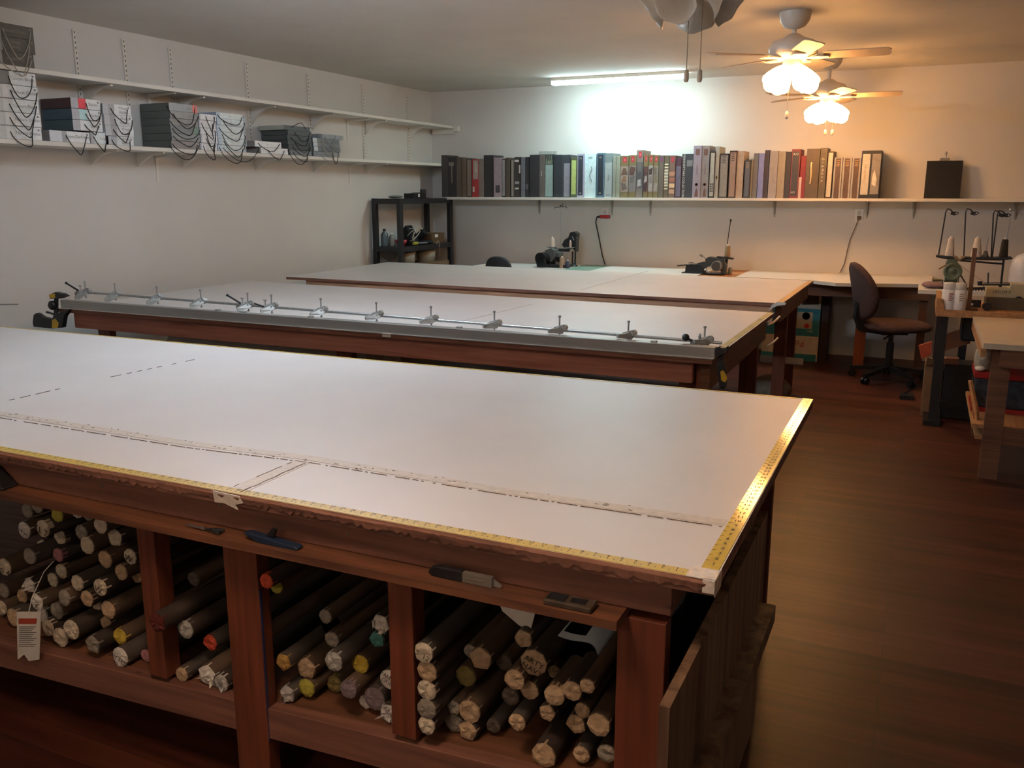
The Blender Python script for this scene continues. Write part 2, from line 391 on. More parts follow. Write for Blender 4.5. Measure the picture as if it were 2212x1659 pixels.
# ---- fabric tubes under the front table
caps = dict(cr='c8b9a2', tan='b89c7c', gr='8f8578', dk='5c5046', ye='c2a63a', yg='a8a03c', pk='b0787a', rd='5a1c14', or_='c0492c', te='4f8a80', wh='d8d0c6', sv='b5b0aa', oc='a98344', mv='7a6a6c', gy='a7a39a', ol='7c6e3a')
capname = dict(cr='cream taped', tan='tan taped', gr='grey taped', dk='dull brown', ye='yellow', yg='yellow-green', pk='dusty pink', rd='dark red', or_='orange-red', te='teal', wh='white paper', sv='crumpled silvery', oc='ochre', mv='mauve-grey', gy='pale grey', ol='olive')
capm = {k: mat('tube_cap_'+k.strip('_'), v, .75, var=.2, scale=70, bump=.5) for k, v in caps.items()}
s7, s8, s9 = .3316, .3376, .3068
def A(l): return [(x*s7, 950+y*s7, r*s7, c, e) for x, y, r, c, e in l]
def Bq(l): return [(400+x*s8, 1050+y*s8, r*s8, c, e) for x, y, r, c, e in l]
def Cq(l): return [(840+x*s9, 1150+y*s9, r*s9, c, e) for x, y, r, c, e in l]
comp = {
 'left bay': A([(175,462,42,'gr',''),(238,430,46,'gr',''),(290,552,52,'cr','handwriting'),(356,516,46,'yg',''),(155,590,48,'wh','handwriting'),(388,632,44,'cr',''),(272,695,40,'cr','square'),
   (485,490,46,'wh','handwriting'),(525,600,46,'gr',''),(652,560,48,'cr',''),(745,638,52,'cr','square'),(565,690,52,'cr',''),(190,760,48,'gr',''),(376,752,40,'pk',''),(25,832,52,'cr','handwriting'),
   (680,782,52,'tan',''),(845,762,46,'cr','handwriting'),(395,858,44,'cr',''),(340,915,42,'cr',''),(500,935,48,'cr',''),(785,870,46,'tan',''),(868,885,42,'tan',''),(670,965,50,'cr','handwriting'),(20,985,44,'gr',''),
   (190,950,42,'wh','square'),(140,1020,40,'tan',''),(415,1032,48,'gr',''),(560,1050,48,'tan',''),(238,1060,48,'wh','square'),(628,1060,36,'cr','square'),(702,1112,52,'tan',''),(5,1095,42,'cr',''),(85,1160,52,'tan',''),
   (365,1130,50,'gr',''),(695,1205,42,'tan','square'),(462,1240,58,'cr',''),(310,1215,48,'cr',''),(8,1218,40,'gr',''),(395,1330,56,'cr',''),(290,1312,44,'wh','square'),(582,1338,54,'gr','square'),(715,1290,38,'pk',''),
   (785,1297,48,'ye',''),(775,1428,58,'wh','handwriting'),(585,465,42,'gr','')]),
 'second bay': A([(1258,910,44,'dk',''),(1020,1195,62,'rd','square'),(1205,1238,58,'gy',''),(1366,1325,50,'or_',''),(972,1448,42,'pk',''),(1005,1555,50,'ye','square'),(1180,1532,46,'tan',''),
   (1345,1535,64,'wh','square'),(1440,1628,52,'sv','')]),
 'third bay': Bq([(508,648,48,'or_',''),(582,608,46,'yg',''),(625,1130,52,'oc','square'),(772,1168,66,'tan','square'),(955,1135,62,'gy',''),(1110,1138,58,'ye',''),(902,1258,54,'ol',''),(650,1325,56,'sv','square'),
   (775,1388,62,'yg',''),(1042,1298,58,'mv',''),(1215,1370,72,'mv',''),(1300,1240,60,'wh','handwriting'),(1248,885,58,'wh','square'),(1225,985,50,'te','square'),(893,838,44,'gr',''),(935,985,50,'gr',''),
   (1152,1448,42,'wh',''),(1290,1525,56,'sv','square')]),
 'right bay': Cq([(240,850,70,'cr','handwriting'),(262,983,74,'tan',''),(262,1122,70,'cr',''),(260,1270,72,'gr',''),(265,1415,70,'cr',''),(420,1442,72,'gr',''),(527,1412,68,'tan','square'),(562,1275,78,'tan',''),(430,1225,50,'gr','square'),
   (575,840,48,'gr',''),(655,905,78,'tan','square'),(797,905,58,'dk',''),(540,1015,72,'ol',''),(945,752,62,'tan','square'),(1020,920,92,'tan','handwriting'),(1132,992,48,'tan','square'),(882,1040,70,'tan',''),(1015,1105,68,'tan',''),
   (855,1158,62,'dk',''),(1165,1150,70,'tan',''),(1285,1122,70,'tan',''),(1395,1085,52,'tan',''),(1112,1275,56,'tan','square'),(900,1340,60,'tan',''),(735,1365,50,'dk',''),(1355,1268,54,'tan',''),(1320,1342,68,'tan','square'),
   (1475,1360,80,'tan',''),(1090,1592,84,'tan',''),(1352,1570,60,'tan',''),(1530,1560,64,'gr','')])}
bounds = {'left bay': (-9, -1.682), 'second bay': (-1.618, -1.41), 'third bay': (-1.30, -.961), 'right bay': (-.893, -.456)}
ordn = ['first', 'second', 'third', 'fourth', 'fifth', 'sixth', 'seventh', 'eighth', 'ninth', 'tenth', 'eleventh', 'twelfth']
ink = W['ink']
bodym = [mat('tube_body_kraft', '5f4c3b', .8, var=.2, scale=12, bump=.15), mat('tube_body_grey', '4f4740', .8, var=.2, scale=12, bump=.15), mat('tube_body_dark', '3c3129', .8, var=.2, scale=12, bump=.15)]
for bay, lst in comp.items():
    T = []; lo, hi = bounds[bay]; rr = random.Random(len(bay)*7+1)
    for x, y, r, c, e in lst:
        Y = rr.uniform(1.465, 1.52)
        if r < 45*.33 or c in ('dk', 'ol'): Y += .06
        q = PY(x, y, Y)
        rq = r/F*(q-O).dot(_w)
        if q.x-rq < lo and lo > -5:
            while q.x-rq < lo and Y > 1.40: Y -= .004; q = PY(x, y, Y)
            if q.x-rq < lo: Y = 1.51; q = PY(x, y, Y)
        elif q.x+rq > hi and q.x < hi+.02: Y = rr.uniform(1.505, 1.53); q = PY(x, y, Y)
        R_ = r/F*(q-O).dot(_w)*(1.22 if bay == 'left bay' else 1.13)
        T.append([q.x, q.z, R_, Y, c, e, x, y])
    for it in range(30):
        for i in range(len(T)):
            for j in range(i):
                a, b = T[i], T[j]; dx, dz = a[0]-b[0], a[1]-b[1]; d = math.hypot(dx, dz) or 1e-4; ov = (a[2]+b[2])*.9-d
                if ov > 0:
                    k = .22*ov/d; a[0] += dx*k; a[1] += dz*k; b[0] -= dx*k; b[1] -= dz*k
                    a[2] -= ov*.01; b[2] -= ov*.01
        for a in T:
          if lo > -5 and a[3] < 1.495: a[0] = max(a[0], lo+a[2])
          a[1] = max(a[1], rz(a[0])+a[2]-.013); a[1] = min(a[1], .765-a[2])
    # rows for the labels
    rowsz = sorted(set(range(len(T))), key=lambda i: -T[i][1]); rows = []; 
    for i in rowsz:
        if rows and T[rows[-1][0]][1]-T[i][1] < .036: rows[-1].append(i)
        else: rows.append([i])
    for ri, row in enumerate(rows):
        row.sort(key=lambda i: T[i][0])
        for ci, i in enumerate(row):
            x, z, r, Y, c, e, px, py = T[i]
            only = sum(1 for t in T if t[4] == c) == 1
            desc = capname[c]+(' squarish' if e == 'square' else '')+(' handwritten' if e == 'handwriting' else '')+' ended'
            rown = (ordn[ri] if ri < len(ordn)-1 else 'lowest')+' row down'
            if only: lab = 'fabric tube, %s, the only such in the %s under front table' % (desc, bay)
            else: lab = '%s tube, %s from left, %s, %s' % (desc, ordn[ci], rown, bay)
            if bay == 'left bay' and x < -2.35: pass
            th = thing('fabric_tube', lab, 'tube', (x, Y, z-r), 'cardboard fabric tubes under the front table')
            ln = min(2.70-Y, rr.uniform(.95, 1.12))
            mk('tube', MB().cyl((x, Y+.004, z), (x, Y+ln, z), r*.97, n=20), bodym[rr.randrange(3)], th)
            # cap: folded masking tape, uneven outline, puckered
            nn = 5 if e == 'square' else rr.choice((9, 10, 12)); ph = rr.uniform(0, 6)
            rim, mid = [], []
            N2 = nn*(3 if e == 'square' else 1)
            for k in range(N2):
                a = 2*PI*k/N2+ph
                if e == 'square': q = math.cos(PI/nn)/math.cos(((a-ph) % (2*PI/nn))-PI/nn); ra = r*(.25+.75*q)*1.0
                else: ra = r*rr.uniform(.92, 1.0)
                rim.append((x+ra*math.cos(a), z+ra*math.sin(a), rr.uniform(-.001, .002)))
            cm = MB(); k = len(rim)
            vs = [(a, Y+.018, b) for a, b, d in rim]+[(a, Y+d, b) for a, b, d in rim]+[(x+(a-x)*.6, Y-.002+rr.uniform(-.003, .0025), z+(b-z)*.6) for a, b, d in rim]+[(x, Y+rr.uniform(-.003, .001), z)]
            fs = [(i2, (i2+1) % k, k+(i2+1) % k, k+i2) for i2 in range(k)]+[(k+i2, k+(i2+1) % k, 2*k+(i2+1) % k, 2*k+i2) for i2 in range(k)]+[(2*k+i2, 2*k+(i2+1) % k, 3*k) for i2 in range(k)]
            cm.add(vs, fs)
            if c == 'sv' or (e == 'square' and c == 'wh'):
                for _ in range(7):
                    a = rr.uniform(0, 6.28); b = V((x+r*.6*math.cos(a), Y-.004, z+r*.6*math.sin(a)))
                    cm.add([b, b+V((rr.uniform(-.02, .02), -.008, rr.uniform(-.015, .015))), b+V((rr.uniform(-.015, .015), .01, rr.uniform(-.018, .018)))], [(0, 1, 2)])
            cp = mk('end_cap', cm, capm[c], th, label=(capname[c]+' tape over the tube end'))
            if e == 'handwriting':
                word = {('right bay', 0): 'S  12'}.get((bay, i)) or ('ARTY\nNAVY' if abs(px-1153) < 6 else 'PALM\nLOUISE\n42' if abs(px-839) < 6 else 'JAYTMS' if abs(px-257) < 5 else rr.choice(('No 4', 'KL 7', '3/4 yd', '12', 'W')))
                tm = MB(); tm.text(word, r*(.42 if len(word) > 6 else .5 if len(word) > 4 else .75), (x+r*.05, Y-.0058, z-r*.1), (1, 0, -.35), (.35, 0, 1), 0)
                mk('handwriting', tm, ink, cp)
# odd rolls
op = PY(400+940*s8, 1050+895*s8, 1.60)
th = thing('fabric_tube', 'open hollow dark cardboard tube above the others in the third bay', 'tube', (op.x, 1.60, op.z-.032))
tb = MB(); prof = [(.031, 0), (.031, .9), (.026, .9), (.026, .0), (.031, 0)]
tb.lathe(prof[:], (op.x, 1.60, op.z), 24, 0, Matrix.Rotation(-PI/2, 3, 'X'))
mk('tube', tb, bodym[1], th)
q = PY(840+1330*s9, 1150+850*s9, 1.62)
th = thing('fabric_roll', 'wide black roll with a bluish white sheet curling over its top in the right bay', 'roll', (q.x, 1.6, q.z-.06))
mk('roll', MB().lathe([(.062, 0), (.062, .95), (.05, .95), (.05, 0), (.062, 0)], (q.x, 1.6, q.z), 28, 0, Matrix.Rotation(-PI/2, 3, 'X')), mat('black_vinyl', '0e0e10', .6), th)
sh = MB(); vs = []; nA = 14
for i in range(nA+1):
    a = rad(20+130*i/nA)
    for yy, rr_ in ((1.575, .066), (2.3, .064)): vs.append((q.x+rr_*math.cos(a), yy, q.z+rr_*math.sin(a)+(.012*math.sin(3*a) if yy < 1.6 else 0)))
sh.add(vs, [(2*i, 2*i+1, 2*i+3, 2*i+2) for i in range(nA)], 0, True)
o = mk('liner_sheet', sh, mat('bluish_white_vinyl', 'a9b2bd', .6), th, label='bluish white curling sheet'); o.modifiers.new('s', 'SOLIDIFY').thickness = .0015
sp = MB(); random.seed(9)
a0 = PY(1065, 1272, 1.545); a1 = PY(1165, 1290, 1.545); a2 = PY(1120, 1350, 1.535); a3 = PY(1145, 1365, 1.53); a4 = PY(1085, 1320, 1.54)
sp.ext([a0, a1, a3, a2, a4], (0, .004, 0)); sp.ext([V(a0)+V((.02, .02, .01)), V(a1)+V((.01, .02, .01)), V(a2)+V((.02, .02, .02))], (0, .004, 0))
single('paper_sheet', sp, W['paper'], 'crumpled white paper hanging over the tubes at the top of the right bay', 'paper', base=tuple(a2))
# warning label card hanging from a string in the left bay
th = thing('care_tag', 'white printed tag with a red band hanging on string in front of the left bay', 'tag', tuple(PY(60, 1425, 1.43)))
c0, c1, c2, c3 = PY(36, 1322, 1.43), PY(88, 1322, 1.43), PY(84, 1425, 1.43), PY(38, 1425, 1.43)
mk('card', MB().ext([c0, c1, c2, PY(62, 1428, 1.43), PY(52, 1414, 1.43), c3], (0, .002, 0)), W['paper'], th)
tg = MB(); e0, e1, e2, e3 = PY(40, 1336, 1.4295), PY(80, 1336, 1.4295), PY(78, 1348, 1.4295), PY(40, 1348, 1.4295)
tg.ext([e0, e1, e2, e3], (0, .0004, 0)); mk('red_band', tg, mat('red_print', 'a8402c', .6), th)
tl = MB()
for k in range(11):
    yy = 1354+k*4.2; a = PY(41, yy, 1.4294); b = PY(78-(k % 3)*5, yy, 1.4294); tl.bar(a, b, .0005, .0012)
mk('print_lines', tl, ink, th)
mk('string', MB().tube([PY(62, 1322, 1.432), PY(70, 1290, 1.45), PY(95, 1235, 1.48), PY(116, 1212, 1.495)], .0012), W['paper'], th)
# ---- tools on the ledge
zl = .6995
def ledge_pt(x, y): return PZ(x, y, zl)
q = ledge_pt(1020, 1236)
th = thing('box_cutter', 'black and silver snap-off box cutter lying on the ledge of the front table', 'knife', (q.x, q.y, zl))
a, b = PZ(945, 1215, zl+.012), PZ(1012, 1235, zl+.012); c, d = PZ(1078, 1245, zl+.012), PZ(1095, 1247, zl+.012)
a.y = b.y = c.y = d.y = 1.412
mk('handle', MB().ext([a+V((0,0,-.006)), a+V((.006,0,.006)), a+V((.02,0,.011)), b+V((0,0,.011)), b+V((0,0,-.012)), a+V((.02,0,-.012))], (0, .016, 0)), W['blk'], th, bevel=.002)
mk('blade_guide', MB().ext([b+V((0,0,.009)), c+V((0,0,.009)), c+V((0,0,-.011)), b+V((0,0,-.011))], (0, .013, 0)).box(b.x+.006, c.x-.015, 1.411, 1.412, b.z-.003, b.z+.001), [mat('grey_steel', '8d8880', .4, .6), W['blk']], th, bevel=.001)
mk('blade', MB().ext([c+V((0,.006,.007)), d+V((.004,.006,-.004)), d+V((0,.006,-.010)), c+V((0,.006,-.010))], (0, .0015, 0)), W['zinc'], th)
q = ledge_pt(640, 1146)
th = thing('stapler', 'dark blue plastic stapler-shaped tool on the ledge left of the box cutter', 'stapler', (q.x, q.y, zl))
a = V((q.x, 1.40, zl))
mk('body', MB().ext([a+V(o) for o in ((-.072, 0, .016), (-.06, 0, .019), (.0, 0, .014), (.07, 0, .009), (.078, 0, .004), (.07, 0, .0), (-.03, 0, 0))], (0, .022, 0)), mat('navy_plastic', '1b2c44', .5), th, bevel=.002)
mk('lever', MB().ext([a+V(o) for o in ((-.012, .008, .017), (.008, .008, .018), (.014, .008, .034), (.004, .008, .036))], (0, .008, 0)), W['blk'], th)
q = ledge_pt(480, 1130)
th = thing('scissors', 'small pair of steel snips lying open on the ledge near the post', 'scissors', (q.x, q.y, zl))
a = V((q.x, 1.408, zl+.003))
mk('blade', MB().ext([a+V((0, 0, 0)), a+V((-.05, .006, 0)), a+V((-.052, .004, 0)), a+V((0, -.006, 0))], (0, 0, .003)).ext([a+V((0, 0, .003)), a+V((-.055, -.004, .003)), a+V((-.055, -.006, .003)), a+V((0, -.008, .003))], (0, 0, .003)), W['zinc'], th)
mk('handle', MB().tube([a, a+V((.02, .008, .003)), a+V((.045, .01, .003)), a+V((.05, .004, .003)), a+V((.02, .0, .003))], .002).tube([a, a+V((.02, -.008, .003)), a+V((.045, -.012, .003)), a+V((.05, -.006, .003)), a+V((.02, -.002, .003))], .002), W['dkm'], th)
q = ledge_pt(1250, 1290)
th = thing('blade_case', 'clear grey plastic case of blades at the right end of the ledge', 'case', (q.x, q.y, zl))
mk('case', MB().box(q.x-.05, q.x+.045, 1.392, 1.43, zl, zl+.012), mat('smoky_plastic', '4a3f35', .2, var=.3), th, bevel=.003)
mk('blades', MB().box(q.x-.045, q.x-.01, 1.397, 1.424, zl+.0121, zl+.0135).box(q.x, q.x+.03, 1.4, 1.42, zl+.0121, zl+.013), W['dkm'], th)
q = ledge_pt(40, 1035)
th = thing('tape_gun', 'dark power tool with a pale grip lying at the far left of the ledge', 'tool', (q.x, q.y, zl))
a = V((q.x, 1.392, zl))
mk('body', MB().ext([a+V(o) for o in ((-.08, 0, .0), (-.085, 0, .03), (-.04, 0, .048), (-.01, 0, .05), (.03, 0, .022), (.055, 0, .006), (.05, 0, 0))], (0, .045, 0)), W['blk'], th, bevel=.004)
mk('grip', MB().cyl(a+V((-.012, -.001, .038)), a+V((.035, -.001, .014)), .009, n=12), mat('grey_rubber', '5d5a55', .6), th)
mk('wire_loop', MB().tube([a+V((-.13+.09*i/10, -.002, .012+.02*math.sin(PI*i/10))) for i in range(11)], .0015), W['zinc'], th)
# ---- middle table
MT = thing('cutting_table', 'white-topped wooden cutting table in the middle with a clamping rod along its near edge', 'table', (-2.6, 4.2, 0))
mc = [(-4.46, 3.43), (-.715, 3.43), (-.705, 4.95), (-4.52, 5.12)]
mk('tabletop', slab(mc, ZT-.02, ZT), [W['top'], W['edge']], MT)
mk('apron', MB().box(-4.36, -.80, 3.47, 3.508, .688, ZT-.0205), W['apr3'], MT, bevel=.002)
mk('apron', MB().box(-4.36, -.80, 4.85, 4.888, .688, ZT-.0205), W['apr3'], MT)
mk('side_apron', MB().box(-.775, -.735, 3.5, 4.90, .66, ZT-.0205), W['brn'], MT)
for x, y in ((-4.26, 3.54), (-.87, 3.54), (-2.6, 3.54), (-4.26, 4.75), (-.85, 4.80)): mk('leg', MB().box(x, x+.09, y, y+.045, 0, .775), W['red'], MT)
mk('side_measuring_tape', slab([(-.75, 3.52), (-.722, 3.52), (-.712, 4.94), (-.738, 4.94)], ZT, ZT+.0015, 0, 0), mat('worn_yellow_tape', 'b3a356', .3, var=.35, scale=9), MT, label='worn yellow tape on the right edge')
mk('storage_deck', MB().box(-4.2, -.8, 3.6, 4.75, .22, .24), W['brn'], MT)
mk('seam_line', ribbon([PZ(985, 697, ZT), PZ(1150, 657, ZT)], .006, ZT), mat('faint_seam', 'c6c2be', .5), MT)
mk('edge_label', MB().obox(PY(835, 724, 3.428), (.045, .003, .018), Matrix.Identity(3)), W['paper'], MT)
# bar resting on the near edge and the rod with clamps
bar = thing('aluminium_channel', 'long grey aluminium channel lying along the near edge of the middle table', 'channel', (-2.55, 3.45, ZT))
mk('channel_body', MB().box(-4.41, -.705, 3.4315, 3.475, ZT+.0004, ZT+.049).box(-4.41, -.705, 3.475, 3.52, ZT+.0004, ZT+.006), W['alu'], bar, bevel=.003)
mk('lip', MB().box(-4.44, -.71, 3.424, 3.4312, ZT+.0004, ZT+.004), mat('bright_alu', 'd8d4ce', .3, .8), bar)
for x in (425, 485, 640, 985, 1440):
    q = PY(x, 0, 3.465); mk('clip', MB().box(q.x-.012, q.x+.012, 3.446, 3.466, ZT+.0495, ZT+.055), W['cast'], bar)
def rodz(x): return .8865+(x+4.3)*(-.0095)
rod = thing('clamping_rod', 'long steel rod with twelve spring clamps standing above the aluminium channel', 'rod', (-2.5, 3.53, ZT))
mk('rod', MB().cyl((-4.33, 3.53, .887), (-.70, 3.53, .8525), .0068, n=12), W['zinc'], rod)
def unit(x, kind):
    z = rodz(x); y = 3.53
    cl = MB()
    # wedge-shaped cast body straddling the rod, foot on the channel flange
    cl.ext([(x-.035, y-.045, ZT+.05), (x-.037, y-.045, ZT+.066), (x-.012, y-.02, z+.012), (x+.012, y+.012, z+.022), (x+.03, y+.02, z+.012), (x+.012, y-.012, z-.014), (x-.01, y-.035, ZT+.05)], (.011, -.008, 0))
    cl.ext([(x-.032, y-.01, z-.01), (x-.02, y-.01, z+.013), (x+.016, y-.01, z+.024), (x+.03, y-.01, z+.01), (x+.012, y-.01, z-.012)], (0, .022, 0))
    cl.box(x-.016, x+.016, y-.018, y+.018, z-.012, z+.009)
    c = mk('clamp_body', cl, W['cast'], rod, bevel=.0015)
    mk('adjusting_screw', MB().cyl((x+.002, y, z-.028), (x+.002, y, z+.058), .0036, n=10).cyl((x+.002, y, z+.056), (x+.002, y, z+.064), .0062, n=10).cyl((x+.002, y, z-.032), (x+.002, y, z-.024), .006, n=10), W['zinc'], c)
    if kind != 'far': mk('cam_disc', MB().cyl((x+.026, y-.008, z+.014), (x+.026, y+.008, z+.014), .0125, n=18), W['cast'], c)
    if kind == 'lever':
        mk('lever_handle', MB().cyl((x-.02, y-.03, z+.012), (x-.085, y-.05, z+.052), .005, n=10).cyl((x-.082, y-.049, z+.05), (x-.09, y-.0515, z+.056), .007, n=10), W['blk'], c)
        mk('wing_screw', MB().cyl((x-.025, y-.012, z+.01), (x-.025, y-.012, z+.036), .003, n=8).box(x-.036, x-.014, y-.014, y-.010, z+.034, z+.038), W['zinc'], c)
        mk('clamp_jaw', MB().ext([(x-.05, y-.03, z-.02), (x-.055, y-.03, z-.004), (x-.03, y-.03, z+.014), (x-.01, y-.03, z+.002), (x-.02, y-.03, z-.03), (x-.04, y-.03, z-.032)], (0, .014, 0)), W['cast'], c)
    if kind == 'flat':
        mk('lever_handle', MB().cyl((x-.015, y-.035, z+.004), (x-.07, y-.045, z+.02), .0045, n=10), W['blk'], c)
        mk('wing_screw', MB().cyl((x-.028, y-.012, z+.01), (x-.028, y-.012, z+.036), .003, n=8).box(x-.039, x-.017, y-.014, y-.010, z+.034, z+.038), W['zinc'], c)
    if kind == 'knob':
        mk('lever_handle', MB().cyl((x-.03, y-.03, z), (x-.055, y-.035, z+.012), .005, n=10).ball((x-.066, y-.037, z+.018), .0155), W['blk'], c)
        mk('wing_screw', MB().cyl((x-.015, y-.012, z+.01), (x-.015, y-.012, z+.034), .003, n=8).ball((x-.015, y-.012, z+.022), .007), W['zinc'], c)
        mk('clamp_jaw', MB().ext([(x-.05, y-.03, z-.004), (x-.04, y-.03, z+.006), (x-.02, y-.03, z-.002), (x-.015, y-.03, z-.032), (x-.035, y-.03, z-.034)], (0, .014, 0)), W['cast'], c)
    return c
for xp, yp, k in [(182, 606, 'lever'), (247, 614, 'far'), (338, 622, 'far'), (432, 627, 'far'), (534, 634, 'lever'), (585, 640, 'flat'), (692, 646, ''), (812, 656, ''), (930, 664, ''), (1067, 674, ''), (1208, 682, ''), (1357, 694, ''), (1522, 701, 'knob')]:
    unit(PY(xp, yp, 3.53).x, k)
# bar clamps at both ends
kr = thing('trigger_clamp', 'black trigger clamp with a yellow label gripping the right end of the aluminium channel', 'clamp', tuple(PY(1565, 830, 3.42)))
yc = 3.405
def pp(pts, Y): return [PY(x, y, Y) for x, y in pts]
mk('jaw', MB().ext(pp([(1544, 757), (1552, 748), (1558, 752), (1566, 752), (1571, 748), (1571, 762), (1560, 766), (1545, 775)], yc), (0, .03, 0)), W['blk'], kr, bevel=.002)
mk('bar', MB().ext(pp([(1550, 762), (1562, 762), (1566, 840), (1554, 840)], yc+.012), (0, .008, 0)), W['dkm'], kr)
mk('grip', MB().ext(pp([(1545, 790), (1562, 780), (1566, 800), (1568, 835), (1556, 838), (1552, 815)], yc+.004), (0, .022, 0)), W['blk'], kr, bevel=.002)
mk('label_plate', MB().ext(pp([(1556, 803), (1562, 800), (1569, 812), (1571, 818), (1566, 826), (1558, 822)], yc-.001), (0, .004, 0)), mat('clamp_yellow', 'c9a32c', .4), kr, label='yellow label plate')
kl = thing('trigger_clamp', 'black trigger clamp with yellow pads hanging on the left end of the aluminium channel', 'clamp', tuple(PY(120, 708, 3.43)))
yc = 3.41
mk('jaw', MB().ext(pp([(106, 637), (118, 631), (134, 635), (142, 640), (130, 645), (108, 646)], yc), (0, .03, 0)), W['blk'], kl, bevel=.002)
mk('jaw_pad', MB().ext(pp([(106, 636), (118, 634), (119, 643), (107, 645)], yc-.001), (0, .032, 0)), _M['clamp_yellow'], kl, label='yellow jaw pad')
mk('bar', MB().ext(pp([(117, 640), (124, 640), (123, 700), (115, 700)], yc+.012), (0, .008, 0)), W['dkm'], kl)
mk('knob', MB().lathe([(.0, 0), (.02, .0), (.026, .006), (.026, .03), (.02, .036), (0, .036)], PY(110, 660, yc)-V((0, .005, 0)), 14, 0, Matrix.Rotation(-PI/2, 3, 'X')), W['blk'], kl)
mk('trigger', MB().ext(pp([(99, 672), (117, 678), (117, 681), (99, 676)], yc+.008), (0, .01, 0)), W['blk'], kl)
mk('grip', MB().ext(pp([(70, 697), (72, 680), (78, 676), (90, 684), (112, 690), (115, 680), (126, 675), (150, 668), (138, 684), (134, 708), (112, 710), (72, 706)], yc), (0, .028, 0)), W['blk'], kl, bevel=.003)
mk('label_plate', MB().ext(pp([(112, 692), (118, 688), (126, 698), (124, 709), (112, 709)], yc-.002), (0, .003, 0)), _M['clamp_yellow'], kl, label='yellow label plate')
# metal rod projecting at the left edge
ms = MB().cyl((XL+.001, 3.05, PY(-60, 664, 3.05).z), PY(40, 657, 3.12), .004, n=8); single('metal_rod', ms, W['zinc'], 'thin grey metal rod poking in at the left edge of the view beside the wall', 'rod', base=(XL, 3.05, .9))
# stored things showing between the middle table and the front one
single('fabric_bolt', MB().cyl((-4.15, 4.1, .45), (-2.7, 4.1, .45), .20, n=28, m=0), W['paper'], 'pale thick bolt of cloth lying under the middle table', 'cloth', base=(-3.4, 4.1, .25))
# ---- back table
BT = thing('cutting_table', 'white-topped wooden cutting table at the back, nearest the sewing benches', 'table', (-2.6, 6.2, 0))
bc = [(-4.478, 5.49), (-.724, 5.39), (-.713, 6.885), (-4.55, 7.07)]
mk('tabletop', slab(bc, ZT-.02, ZT), [W['top'], W['edge']], BT)
def tiltbox(x0, y0, x1, y1, th_, z0, z1):
    d = V((x1-x0, y1-y0, 0)).normalized(); nn = V((-d.y, d.x, 0))*th_
    return MB().ext([(x0, y0, z0), (x1, y1, z0), (x1, y1, z1), (x0, y0, z1)], nn)
mk('apron', tiltbox(-4.30, 5.505, -.78, 5.402, .038, .68, ZT-.0205), W['apr2'], BT)
mk('apron', tiltbox(-4.3, 6.96, -.8, 6.8, .038, .68, ZT-.0205), W['apr2'], BT)
mk('side_apron', MB().box(-.775, -.737, 5.47, 6.80, .68, ZT-.0205), W['brn'], BT)
mk('edge_tape', slab([(-.765, 5.41), (-.726, 5.40), (-.716, 6.87), (-.75, 6.87)], ZT, ZT+.0015, 0, 0), mat('tan_edge_tape', 'c39c6a', .5), BT)
for x, y in ((-4.2, 5.6), (-.815, 5.78), (-4.2, 6.7), (-.87, 6.7)): mk('leg', MB().box(x, x+.075, y, y+.045, 0, .775), W['red'], BT)
mk('seam_line', ribbon([PZ(1252, 627, ZT), PZ(1400, 585, ZT)], .01, ZT), _M['faint_seam'], BT)
tpz = MB(); a = PY(1658, 668, 5.38); b = PY(1690, 655, 5.38)
tpz.ext([PY(1660, 671, 5.385), PY(1668, 658, 5.385), PY(1680, 652, 5.385), PY(1698, 654, 5.385), PY(1696, 659, 5.385), PY(1680, 660, 5.385), PY(1668, 666, 5.385)], (0, .006, 0))
mk('tape_scrap', tpz, W['paper'], BT)
for dx, dy in ((0, 0), (-4, 46)):
    pts = [PX(1660+dx+24*t/6, 701+dy-17*(t/6)**1.6, -.70) for t in range(7)]
    single('plastic_strip', MB().tube(pts, .006, 6), W['paper'], ('upper' if dy == 0 else 'lower')+' white curved plastic strip sticking out past the right end of the middle table', 'strip', base=tuple(pts[0]))
# ================================================================== SHELVES ON THE LEFT WALL
SX = -4.53
def bracket(y, z, kind, lab, grp, depth=.24, x=XL, drop=.13):
    mb = MB()
    if kind == 'curved':
        pr = [(x+.001, y, z-.001), (x+depth, y, z-.001), (x+depth, y, z-.012)]
        for i in range(7):
            a = i/6; pr.append((x+depth*(1-a)*.8+.016, y, z-.014-drop*.8*a**2.2))
        pr.append((x+.001, y, z-drop))
        mb.ext(pr, (0, .018, 0))
    else:
        mb.ext([(x+.001, y, z-.001), (x+.001, y, z-.19), (x+.006, y, z-.19), (x+.012, y, z-.03), (x+depth, y, z-.008), (x+depth, y, z-.001)], (0, .02, 0))
    return single('shelf_bracket', mb, W['shelf'], lab, 'bracket', base=(x, y, z), group=grp)
UZ, LZ = 2.112, 1.727
for nm, z, x1, y1, lab in (('upper', UZ, SX, 8.369, 'long white upper shelf on the left wall, almost empty'), ('lower', LZ, SX, 8.369, 'long white lower shelf on the left wall holding stacked sample books')):
    single('wall_shelf', MB().box(XL+.001, x1, -.6, y1, z-.025, z), W['shelf'], lab, 'shelf', base=(XL, 4, z-.025), bevel=.002)
single('shelf_end_rail', MB().box(-4.525, -4.47, 8.33, 8.369, UZ-.055, UZ-.002).box(XL+.02, -4.525, 8.345, 8.369, UZ-.075, UZ-.027), W['shelf'], 'short white batten in the corner supporting the end of the upper shelf', 'batten', base=(-4.6, 8.35, UZ-.07))
slotm = mat('slot_dark', '3a3630', .8)
ol = ordn
